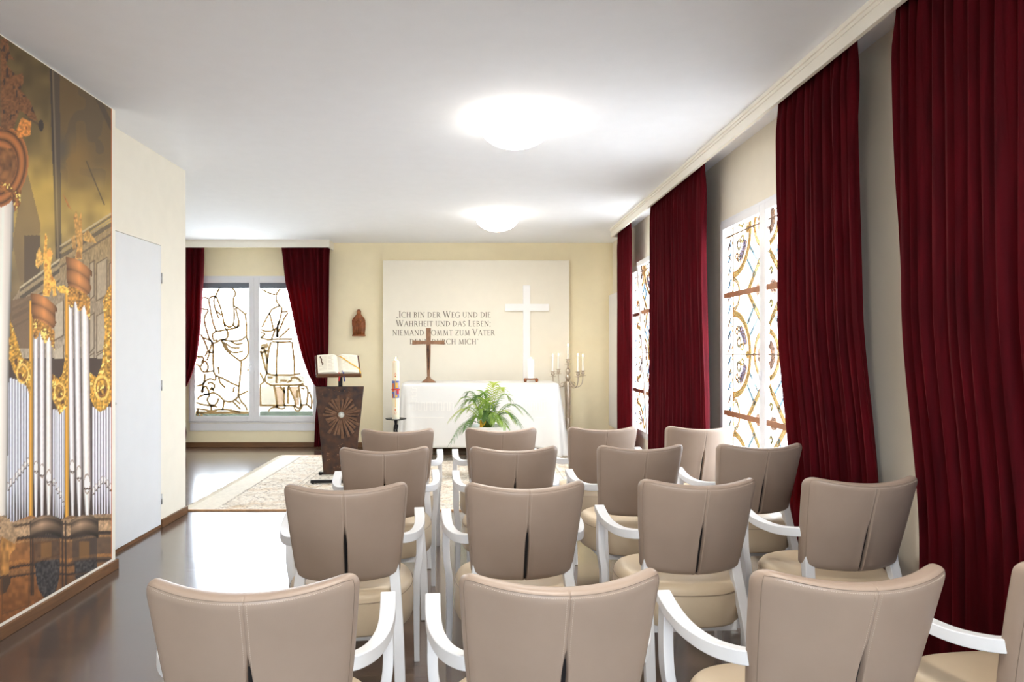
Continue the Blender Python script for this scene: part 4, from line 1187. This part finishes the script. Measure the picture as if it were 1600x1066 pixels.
def meander(xa, xb, zc, h, n):
    q = []
    for i in range(n):
        x = xa+(xb-xa)*i/n; d_ = (xb-xa)/n
        q += [(x, zc-h), (x, zc+h), (x+d_*.6, zc+h), (x+d_*.6, zc-h*.3), (x+d_*.3, zc-h*.3), (x+d_*.3, zc+h*.4)][:4]+[(x+d_*.6, zc-h)]
    em.ribbon(q, .008, EF, .0025)
meander(PX(640, 8.3), PX(712, 8.3), PZ(635, 8.3), .05, 8); meander(PX(822, 8.3), PX(862, 8.3), PZ(635, 8.3), .05, 5)
for xa in (642, 846):
    for k in range(3):
        x0, x1 = PX(xa, 8.3), PX(xa+9, 8.3); z0 = PZ(627-k*8, 8.3)
        em.ribbon([(x0, z0), (x1, z0), (x1, z0+.03), (x0+.02, z0+.03), (x0+.02, z0+.05)], .007, EF, .0025)
em.build('embroidery', M_cloth2, t)

# ------------------------------------------------------------ things on the altar
Yk = 8.62; u = Yk/FPX
t = thing('standing_cross', 'brown bronze cross standing on the left of the altar', 'cross', (PX(669.5, Yk), Yk, AZ+.002))
h0 = lambda py: PZ(py, Yk)-AZ
zt = h0(513)
MB().prism([(-.094, .0), (.100, .0), (.085, .012), (.03, .05), (.012, .085), (-.012, .085), (-.03, .05), (-.08, .012)], 'y', -.05, .05).build('foot', M_bronze2, t, bevel=.006)
mb = MB()
mb.prism([(-.018, .08), (.018, .08), (.020, .12), (.027, zt*.55), (.030, zt), (-.030, zt), (-.027, zt*.55), (-.020, .12)], 'y', -.012, .012)
mb.build('upright', M_bronze2, t, bevel=.004)
za = h0(535.5)
MB().prism([(-.205, za-.030), (-.05, za-.022), (.05, za-.022), (.205, za-.028), (.205, za+.026), (.04, za+.020), (-.04, za+.020), (-.205, za+.026)], 'y', -.0155, .011).build('crossbar', M_bronze2, t, bevel=.004)
mb = MB()   # slender figure on the upright
mb.tube([(0, -.018, .16), (.002, -.024, .26), (0, -.022, .34), (-.003, -.026, .42), (0, -.018, .47)], [.006, .010, .013, .016, .008], 8)
mb.build('relief_figure', M_bronze, t, smooth=True)

def flame(parent, z, s_=1.0, x=0, y=0):
    f = MB().lathe([(.0005, 0), (.005*s_, .006*s_), (.0065*s_, .014*s_), (.004*s_, .027*s_), (.0005, .040*s_)], (x, y, z), 10).build('flame', M_flame, parent, smooth=True)
    return f
t = thing('pillar_candle', 'thick white candle on a small brown stand, on the right of the altar', 'candle', (PX(829.5, 8.75), 8.75, AZ+.002))
k = 8.75/FPX
mb = MB(); mb.box(-.085, .085, -.03, .03, .030, .046)
o = mb.build('candle_stand', M_carved, t, bevel=.006)
for s_ in (-1, 1):
    MB().lathe([(.0005, 0), (.014, .0), (.020, .014), (.022, .03), (.018, .044), (.0005, .052)], (s_*.073, -.01, 0), 12).build('stand_foot', M_carved, t, smooth=True)
MB().lathe([(.0, .047), (.047, .047), (.048, .05), (.048, .285), (.044, .292), (.036, .288), (.0005, .280)], n=28).build('wax', M_waxw, t, smooth='auto')
flame(t, .285, .8)

# ------------------------------------------------------------ paschal candle on iron stand
Yp = 7.2; k = Yp/FPX
t = thing('candle_stand', 'black iron floor stand with round plate holding the tall decorated candle', 'candle stand', (PX(618.5, Yp), Yp, 0.0125))
zp = PZ(655, Yp)-.0125
MB().lathe([(.0005, zp-.010), (.06, zp-.010), (.105, zp-.002), (.113, zp+.006), (.111, zp+.008), (.06, zp+.001), (.0005, zp)], n=36).build('plate', M_iron, t, smooth=True)
mb = MB(); mb.tube([(0, 0, zp-.005), (0, 0, zp-.07)], [.020, .012], 12)
for k3 in range(3):
    a0 = 2*pi*k3/3
    mb.tube([(.016*cos(a0+q*2.2), .016*sin(a0+q*2.2), zp-.06-q*.11) for q in [i/10 for i in range(11)]], .010, 8)
mb.build('stem', M_iron, t, smooth=True)
for k3 in range(3):
    a0 = 2*pi*k3/3+2.2
    MB().tube(bez((.016*cos(a0), .016*sin(a0), zp-.165), (.02*cos(a0), .02*sin(a0), .2), (.03*cos(a0), .03*sin(a0), .03), (.17*cos(a0), .17*sin(a0), .011), 12), [.010]*11+[.011]*2, 8).build('leg', M_iron, t, smooth=True)
c = thing('paschal_candle', 'tall cream easter candle with coloured relief, on the black iron stand', 'candle', (PX(618.5, Yp), Yp, zp+.0125+.001))
hc = PZ(565, Yp)-(zp+.0125); R = .040
MB().lathe([(.0, 0), (R, 0), (R, hc-.012), (R-.005, hc), (.018, hc+.012), (.0005, hc+.004)], n=32).build('wax', M_wax, c, smooth='auto')
flame(c, hc+.006, 1.0)
cc = [rgb(96, 112, 178), rgb(222, 120, 44), rgb(200, 48, 40), rgb(240, 190, 70), rgb(160, 160, 210)]
cm = [mat('relief_'+n_, c_, .5) for n_, c_ in zip(('blue', 'orange', 'red', 'gold', 'pale_blue'), cc)]
def wrap(name, m, a0, a1, z0, z1, rr=.0015, par=c):
    mb = MB(); n_ = max(2, int(abs(a1-a0)*8)); rows = []
    for z, e in ((z0, 0), (z0, rr), (z1, rr), (z1, 0)): rows.append([((R+e)*cos(a0+(a1-a0)*i/n_), (R+e)*sin(a0+(a1-a0)*i/n_), z) for i in range(n_+1)])
    mb.grid(rows); return mb.build(name, m, par, smooth='auto')
zz = lambda py: PZ(py, Yp)-(zp+.0135)
ac = -pi/2
wrap('relief_panel', cm[0], ac-1.15, ac+1.15, zz(622), zz(595))
mb_cols = [(cm[1], -.9, -.35, 612, 599), (cm[3], .1, .8, 606, 598), (cm[4], -.3, .05, 620, 608), (cm[2], .35, 1.0, 616, 609), (cm[1], -1.05, -.6, 622, 615), (cm[3], .1, .5, 621, 617), (cm[4], .55, 1.0, 604, 597)]
for m_, a0, a1, p0, p1 in mb_cols: wrap('relief_patch', m_, ac+a0, ac+a1, zz(p0), zz(p1), .003)
wrap('relief_cross', cm[3], ac-.07, ac+.07, zz(636), zz(592), .0045); wrap('relief_cross', cm[2], ac-1.3, ac+1.3, zz(610), zz(607.5), .0045)
for a_, p in ((0, 588), (0, 640), (-1.25, 609), (1.25, 609), (0, 608)):
    MB().lathe([(.0005, .004), (.006, .003), (.008, 0)], n=12, M=Matrix.Translation(((R+.004)*cos(ac+a_), (R+.004)*sin(ac+a_), zz(p))) @ Matrix.Rotation(a_, 4, 'Z') @ Matrix.Rotation(pi/2, 4, 'X')).build('wax_nail', cm[1] if p in (588, 640) else cm[2], c, smooth=True)
# alpha above, omega below, small year digits are unreadable in the photo
al = MB(); CF = lambda u_, v_, d_: ((R+.001+d_)*cos(ac+u_/R), (R+.001+d_)*sin(ac+u_/R), v_)
za_ = zz(584)
for p_ in ([(-.010, za_-.012), (0, za_+.012), (.010, za_-.012)], [(-.005, za_-.004), (.005, za_-.004)]): al.ribbon(p_, .003, CF, .001)
zo = zz(645)
al.ribbon([(-.012, zo-.012), (-.004, zo-.012), (-.010, zo+.002), (-.006, zo+.012), (.006, zo+.012), (.010, zo+.002), (.004, zo-.012), (.012, zo-.012)], .003, CF, .001)
al.build('alpha_and_omega', cm[1], c)

# ------------------------------------------------------------ candelabrum
Yg = 9.0
t = thing('candelabrum', 'tall silver five-armed floor candelabrum to the right of the altar', 'candelabrum', (PX(887.5, Yg), Yg, 0))
H0 = lambda py: PZ(py, Yg)
zc = H0(561)   # rim of the middle cup
prof = [(.0005, .0), (.105, .0), (.105, .012), (.09, .022), (.06, .045), (.030, .08), (.022, .10), (.030, .115), (.036, .135), (.026, .16), (.018, .175), (.022, .20), (.026, .30), (.034, .46), (.027, .48), (.034, .50), (.040, .75), (.044, .86), (.036, .92), (.022, .955), (.018, .97),
        (.028, .985), (.036, 1.005), (.030, 1.03), (.017, 1.045), (.024, 1.06), (.034, 1.085), (.030, 1.11), (.016, 1.13)]
prof += [(.022, H0(596)), (.028, H0(592)), (.018, H0(588)), (.014, H0(586)), (.028, H0(582)), (.022, H0(578)), (.014, H0(574)), (.012, H0(570))]
MB().lathe(prof, n=24).build('column', M_silver, t, smooth=True)
def cup(parent_t, x, y, ztop, name='cup'):
    MB().lathe([(.0005, -.075), (.012, -.072), (.046, -.066), (.046, -.062), (.012, -.060), (.010, -.054), (.022, -.046), (.026, -.034), (.018, -.018), (.020, -.010), (.036, -.003), (.036, .0), (.014, .001), (.0005, -.004)], (x, y, ztop), 20).build(name, M_silver, parent_t, smooth=True)
def taper(label, x, y, z0, z1, s_=1.0):
    c_ = thing('taper_candle', label, 'candle', (x, y, z0), 0, 'white candles in the silver candelabrum')
    h_ = z1-z0
    MB().lathe([(.0005, 0), (.012, 0), (.0105, h_-.006), (.006, h_), (.0005, h_+.001)], n=14).build('wax', M_waxw, c_, smooth='auto')
    flame(c_, h_, .75); return c_
cup(t, 0, 0, zc)
cx_, cy_ = PX(887.5, Yg), Yg
taper('white candle in the tall middle cup of the silver candelabrum', cx_, cy_, zc+.002, H0(541))
za = H0(599)
for lab, an, py, pt in (('far left white candle on the silver candelabrum', pi+radians(24), 580, 557), ('white candle just left of the middle one on the candelabrum', pi-radians(64), 577.5, 556),
                    ('white candle just right of the middle one on the candelabrum', -radians(64), 580, 556), ('far right white candle on the silver candelabrum', radians(24), 579.5, 557)):
    r_ = .232; c_, s_ = cos(an), sin(an); zt_ = H0(py)
    pth = bez((0, 0, za-.01), (.05*c_, .05*s_, za+.09), (.09*c_, .09*s_, za-.06), (.13*c_, .13*s_, za-.055), 8)+bez((.13*c_, .13*s_, za-.055), (.19*c_, .19*s_, za-.055), (r_*c_, r_*s_, za-.03), (r_*c_, r_*s_, zt_-.07), 8)[1:]
    MB().tube(pth, .0065, 8).build('arm', M_silver, t, smooth=True)
    sc_ = [(r_*.35*c_+.028*cos(q)*c_, r_*.35*s_+.028*cos(q)*s_, za-.015+.028*sin(q)) for q in [i*.45 for i in range(14)]]
    MB().tube(sc_, .006, 6).build('scroll', M_silver, t, smooth=True)
    cup(t, r_*c_, r_*s_, zt_)
    taper(lab, cx_+r_*c_, cy_+r_*s_, zt_+.002, H0(pt))

# ------------------------------------------------------------ lectern
Yl = 6.98; k = Yl/FPX
t = thing('lectern', 'dark bronze lectern with a sunburst relief and slanted wooden book rest', 'lectern', (PX(531, Yl), Yl, .0125), radians(3))
L = lambda px_, py_: (PX(px_, Yl)-PX(531, Yl), PZ(py_, Yl)-.0125)
MB().prism([L(493.3, 604), L(568.5, 604), L(553.8, 741), L(505.8, 740)], 'y', -.012, .012).build('bronze_panel', M_bronze, t, bevel=.004)
cxl, czl = L(533.8, 648); rs = random.Random(9); mb = MB()
for i in range(26):
    a = 2*pi*i/26+rs.uniform(-.06, .06); l = rs.uniform(.155, .205)+(.05 if sin(a) < -.7 else 0); r0 = .045; w0, w1 = .007, rs.uniform(.012, .019); th = rs.uniform(.012, .034)
    c_, s_ = cos(a), sin(a); vs = []; w1 *= rs.uniform(.75, 1.1)
    for (rr, w_, y_) in ((r0, w0, -.012), (r0, w0, -.012-th), (l, w1, -.012), (l, w1, -.014-th)):
        vs += [(cxl+rr*c_-w_*s_, y_, czl+rr*s_+w_*c_), (cxl+rr*c_+w_*s_, y_, czl+rr*s_-w_*c_)]
    mb.add(vs, [(0, 1, 3, 2), (4, 6, 7, 5), (0, 2, 6, 4), (1, 5, 7, 3), (2, 3, 7, 6), (0, 4, 5, 1)])
mb.build('sunburst', mat('worn_bronze', rgb(132, 98, 76), .33, .8, noise=.45, nscale=30, bump=.5, bscale=70, bdist=.003), t, bevel=.002)
MB().lathe([(.0005, .026), (.016, .024), (.030, .012), (.034, 0)], n=9, M=Matrix.Translation((cxl, -.016, czl)) @ Matrix.Rotation(pi/2, 4, 'X')).build('crystal', mat('pale_crystal', rgb(214, 214, 206), .12, spec=.8, noise=.3, nscale=60), t)
MB().lathe([(.034, 0), (.040, .004), (.046, .0), (.046, -.006)], n=24, M=Matrix.Translation((cxl, -.018, czl)) @ Matrix.Rotation(pi/2, 4, 'X')).build('crystal_setting', M_bronze2, t, smooth=True)
for i in range(30):
    px_, py_ = rs.uniform(502, 560), rs.choice([rs.uniform(608, 622), rs.uniform(692, 735), rs.uniform(692, 735)])
    if py_ > 690: px_ = rs.uniform(511, 548)
    x_, z_ = L(px_, py_); MB().lathe([(.0005, .006), (.005, .004), (.007, 0)], n=8, M=Matrix.Translation((x_, -.011, z_)) @ Matrix.Rotation(pi/2, 4, 'X')).build('stud', M_bronze2, t, smooth=True)
mb = MB(); mb.box(-.02, .02, .022, .062, .0, 1.09); mb.box(-.09, .09, .010, .026, .9, .96); mb.box(-.06, .06, .010, .026, .2, .25)
mb.build('post', M_iron, t, bevel=.002)
xl = PX(485.5, 6.93)-PX(531, Yl)
mb = MB(); mb.box(xl, -xl, -.065, -.030, .006, .034); mb.box(-.02, .02, -.04, .42, .006, .034); mb.box(xl, -xl, .40, .43, .006, .034)
for x_ in (xl+.02, -xl-.02):
    for y_ in (-.048, .415): mb.lathe([(.0005, -.001), (.014, -.001), (.014, .008)], (x_, y_, 0), 10)
mb.build('base', M_iron, t, bevel=.002)
# slanted rest and bible share one tilt
tilt = radians(42); yawb = radians(13)
cb = Vector((PX(531.5, 6.98), 6.98, 0)); zb0 = PZ(587, 6.85)
RM = Matrix.Translation((0.004, -.095, zb0-.0125)) @ Matrix.Rotation(yawb, 4, 'Z') @ Matrix.Rotation(tilt, 4, 'X')
bd = MB().box(-.225, .225, -.0, .30, -.018, 0, RM)
bd.box(-.225, .225, -.012, .004, -.018, .022, RM)
bd.build('book_rest', M_wood, t, bevel=.003)
MB().tube([(0, .042, 1.08), (0, .02, 1.13), tuple(RM @ Vector((0, .14, -.018)))], .014, 10).build('rest_bracket', M_iron, t, smooth=True)
bk = thing('open_book', 'open bible with ribbons lying on the slanted lectern rest', 'book', (0, 0, 0))
BM = t.matrix_basis.copy()
bk.matrix_basis = Matrix.Translation((PX(531, Yl), Yl, .0125)) @ Matrix.Rotation(radians(3), 4, 'Z') @ RM @ Matrix.Translation((0, .006, .001))
def page(s_, x, y, lift=0):
    q = x/.205; return (s_*x, y, .004+.030*(1-(1-min(1, q*4))**2)*(1-.45*q**2)*1.0-.0*q+lift) if q > 0 else (0, y, .006+lift)
for s_ in (-1, 1):
    rows = [[page(s_, .205*i/16, yy) for i in range(17)] for yy in (.012, .10, .19, .275)]
    mb = MB(); mb.grid(rows)
    und = [[(p[0], p[1], .004) for p in r_] for r_ in rows]; 
    mb.grid([rows[0], und[0]]); mb.grid([rows[-1], und[-1]]); mb.grid([[r_[-1] for r_ in rows], [r_[-1] for r_ in und]])
    mb.build('page_block', M_paper, bk, smooth='auto')
MB().box(-.215, .215, .005, .283, .0, .004).build('book_cover', mat('dark_book_cover', rgb(88, 40, 28), .5), bk, bevel=.001)
mb = MB()
for s_ in (-1, 1):
    for cidx in (0, 1):
        for i in range(19):
            y_ = .255-i*.0115; x0 = .025+cidx*.088; x1 = x0+.078*(1 if i % 5 else .6)
            a, b_ = page(s_, x0, y_, .0006), page(s_, x1, y_, .0006); m_ = page(s_, (x0+x1)/2, y_, .0006)
            for p_, q_ in ((a, m_), (m_, b_)): mb.add([(p_[0], p_[1]-.0014, p_[2]), (q_[0], q_[1]-.0014, q_[2]), (q_[0], q_[1]+.0014, q_[2]), (p_[0], p_[1]+.0014, p_[2])], [(0, 1, 2, 3)])
mb.build('printed_lines', mat('pale_print', rgb(196, 186, 168), .8), bk)
def strip(name, m_, path, w_):
    mb = MB(); P = [Vector(p) for p in path]; rows = [[], []]
    for i, p in enumerate(P):
        d_ = (P[min(i+1, len(P)-1)]-P[max(i-1, 0)]).normalized(); sd = d_.cross(Vector((0, 0, 1)));
        if sd.length < .2: sd = Vector((1, 0, 0))
        sd.normalize(); rows[0].append(tuple(p-sd*w_/2)); rows[1].append(tuple(p+sd*w_/2))
    mb.grid(rows); return mb.build(name, m_, bk, solid=.0006)
strip('yellow_ribbon', M_yellow, [page(1, .004+.20*i/10, .275-.205*(i/10)**.85, .002+.003*(i % 2)) for i in range(11)]+[(.213, .05, .018), (.221, .02, .004), (.224, -.02, -.02)], .012)
strip('red_ribbon', M_red, [(0.0, .03, .010), (.006, .008, .012), (.010, -.012, .010), (.004, -.03, -.02), (.000, -.045, -.045)], .014)
strip('blue_ribbon', M_blue, [(.03, .03, .032), (.044, .008, .030), (.05, -.012, .010), (.052, -.03, -.02), (.058, -.045, -.05)], .014)
strip('dark_ribbon', M_wood, [page(-1, .175-.02*i/6+.006*sin(i*2.2), .25-.022*i, .003) for i in range(7)], .012)

# ------------------------------------------------------------ carved figurine on the wall
Yw = 9.50; k = Yw/FPX; xw = PX(560.3, Yw); z0 = PZ(525, Yw)
t = thing('wooden_figurine', 'carved brown wooden madonna figurine hung on the cream wall', 'figurine', (xw, YF-.045, z0))
hh = (525-483)*k
rows = []
prf = [(0, .085, .040), (.035, .087, .042), (.04, .078, .036), (.25, .084, .038), (.45, .090, .040), (.58, .086, .040), (.66, .072, .038), (.74, .052, .034), (.80, .034, .028), (.84, .029, .026), (.90, .032, .030), (.96, .026, .026), (.995, .008, .008)]
m = 40
for j, (f, rx, ry) in enumerate(prf):
    row = []
    for i in range(m):
        a = 2*pi*i/m; fold = 1+(.10*sin(9*a+f*3)+.05*sin(17*a+f*9))*(1 if f < .7 else .2)
        row.append((rx*cos(a)*fold, ry*sin(a)*fold, f*hh))
    rows.append(row)
mb = MB(); mb.grid(rows, True); mb.build('robe', M_carved, t, smooth=True)
MB().box(-.088, .088, -.040, .044, -.004, .016).build('plinth', M_carved, t, bevel=.004)
mb = MB(); mb.lathe([(.0005, -.026), (.014, -.020), (.019, 0), (.015, .018), (.0005, .026)], (0, -.024, .865*hh), 14); mb.build('face', mat('lighter_carved_wood', rgb(182, 112, 62), .5, noise=.2), t, smooth=True)
mb = MB()
for s_ in (-1, 1): mb.tube([(s_*.055, -.020, .62*hh), (s_*.040, -.045, .52*hh), (s_*.008, -.052, .58*hh), (0, -.05, .62*hh)], [.016, .014, .010, .007], 8)
mb.build('folded_arms', M_carved, t, smooth=True)
mb = MB()
for x_ in (-.03, -.008, .018, .04): mb.tube([(x_*.6, -.036, .50*hh), (x_, -.040, .3*hh), (x_*1.15, -.040, .06*hh)], [.006, .009, .008], 6)
mb.build('robe_folds', M_carved, t, smooth=True)

# ------------------------------------------------------------ potted palm
Yq = 7.35; xp, zp_ = PX(762, Yq), PZ(665, Yq)
t = thing('potted_palm', 'green parlour palm in a white planter in front of the altar', 'potted plant', (xp, Yq, .0125))
zr = zp_-.0125
MB().lathe([(.0005, 0), (.150, 0), (.156, .01), (.195, zr-.03), (.205, zr-.02), (.207, zr), (.190, zr), (.186, zr-.03), (.0005, zr-.032)], n=40).build('planter', M_pot, t, smooth='auto')
MB().lathe([(.186, zr-.034), (.10, zr-.024), (.0005, zr-.020)], n=30).build('soil', M_soil, t, smooth=True)
def frond(az, L_, rise, droop, m_, seedv, nl=16, wl=.0105, ll=.14):
    rf = random.Random(seedv); mb = MB(); P = []; c_, s_ = cos(az), sin(az)
    n_ = 26
    for i in range(n_+1):
        q = i/n_; rad = L_*(q**1.15); z = zr-.03+rise*sin(min(1, q*1.15)*pi*.5)-droop*max(0, q-.35)**1.8*1.9
        P.append(Vector((c_*(rad+.03), s_*(rad+.03), z)))
    mb.tube(P, [.0045*(1-.75*i/n_) for i in range(n_+1)], 5)
    side = Vector((-s_, c_, 0))
    for j in range(nl):
        q = .30+.69*j/(nl-1); i = min(n_-1, int(q*n_)); f = q*n_-i; b = P[i].lerp(P[i+1], f); tan = (P[i+1]-P[i]).normalized()
        l = ll*(1-.55*abs(q-.55)/.5)*rf.uniform(.85, 1.12)
        for sg in (-1, 1):
            d_ = (side*sg*.85+tan*(.55+.5*q)+Vector((0, 0, .12-.1*q))).normalized()
            up = d_.cross(tan).normalized(); wv = d_.cross(up).normalized() if up.length > .1 else tan
            pts_ = []; 
            for h_ in range(6):
                g = h_/5; p = b+d_*l*g+Vector((0, 0, -l*.42*g*g)); w_ = wl*.5*(sin(pi*min(1, g*.82+.16))**.8)*(1 if h_ < 5 else .08)
                pts_.append((p-wv*w_, p+wv*w_))
            vs = []; 
            for a_, b_ in pts_: vs += [tuple(a_), tuple(b_)]
            mb.add(vs, [(2*h_, 2*h_+1, 2*h_+3, 2*h_+2) for h_ in range(5)])
    return mb.build('frond', [m_], t, smooth=False)
deg = radians
FR = [(deg(178), .30, .40, .14, M_leaf), (deg(165), .22, .44, .10, M_leafd), (deg(195), .32, .30, .20, M_leaf), (deg(215), .26, .20, .22, M_leafd),
      (deg(-5), .44, .34, .24, M_leafd), (deg(8), .34, .32, .16, M_leaf), (deg(-22), .34, .24, .20, M_leafd), (deg(42), .22, .46, .05, M_leaf2), (deg(62), .15, .50, .03, M_leaf2),
      (deg(108), .12, .42, .06, M_leaf), (deg(130), .22, .40, .12, M_leafd), (deg(238), .20, .28, .16, M_leaf), (deg(265), .16, .24, .14, M_leafd), (deg(290), .20, .24, .16, M_leaf),
      (deg(315), .24, .20, .18, M_leaf), (deg(338), .28, .26, .18, M_leaf2), (deg(250), .10, .36, .08, M_leaf), (deg(184), .38, .28, .20, M_leaf2), (deg(22), .24, .42, .12, M_leaf), (deg(80), .24, .32, .14, M_leafd), (deg(205), .40, .14, .30, M_leafd),
      (deg(0), .26, .22, .14, M_leaf), (deg(150), .30, .36, .14, M_leaf), (deg(170), .18, .30, .10, M_leaf2)]
for i, (a_, l_, ri, dr, m_) in enumerate(FR): frond(a_, l_, ri, dr, m_, 40+i)
mb = MB()
for i in range(9):
    a_ = i*.7; mb.tube([(.03*cos(a_), .03*sin(a_), zr-.03), (.045*cos(a_), .045*sin(a_), zr+.06), (.06*cos(a_), .06*sin(a_), zr+.13)], [.007, .006, .004], 6)
mb.build('stems', M_stem, t, smooth=True)
mb = MB()
for (x_, y_, z_, rr) in ((-.065, -.12, .02, .022), (-.04, -.13, .045, .018), (-.075, -.11, .05, .016)):
    mb.add([(x_-rr, y_, zr+z_-rr*1.4), (x_+rr*.3, y_-.01, zr+z_-rr*1.6), (x_+rr, y_, zr+z_+rr*.5), (x_, y_-.005, zr+z_+rr*1.8), (x_-rr, y_, zr+z_+rr*.4)], [(0, 1, 2, 3, 4)])
mb.build('yellowed_leaves', M_yellow, t)

# ------------------------------------------------------------ radiator in the far right corner
t = thing('wall_radiator', 'tall flat white radiator on the side wall in the altar corner', 'radiator', (0, 0, 0))
mb = MB(); mb.box(XR-.085, XR-.045, 8.80, 9.42, .33, 2.13); mb.build('panel', M_frame, t, bevel=.006)
mb = MB()
for z in (.5, 1.95):
    for y in (8.95, 9.27): mb.box(XR-.05, XR-.001, y-.02, y+.02, z-.02, z+.02)
mb.build('wall_bracket', M_frame, t)
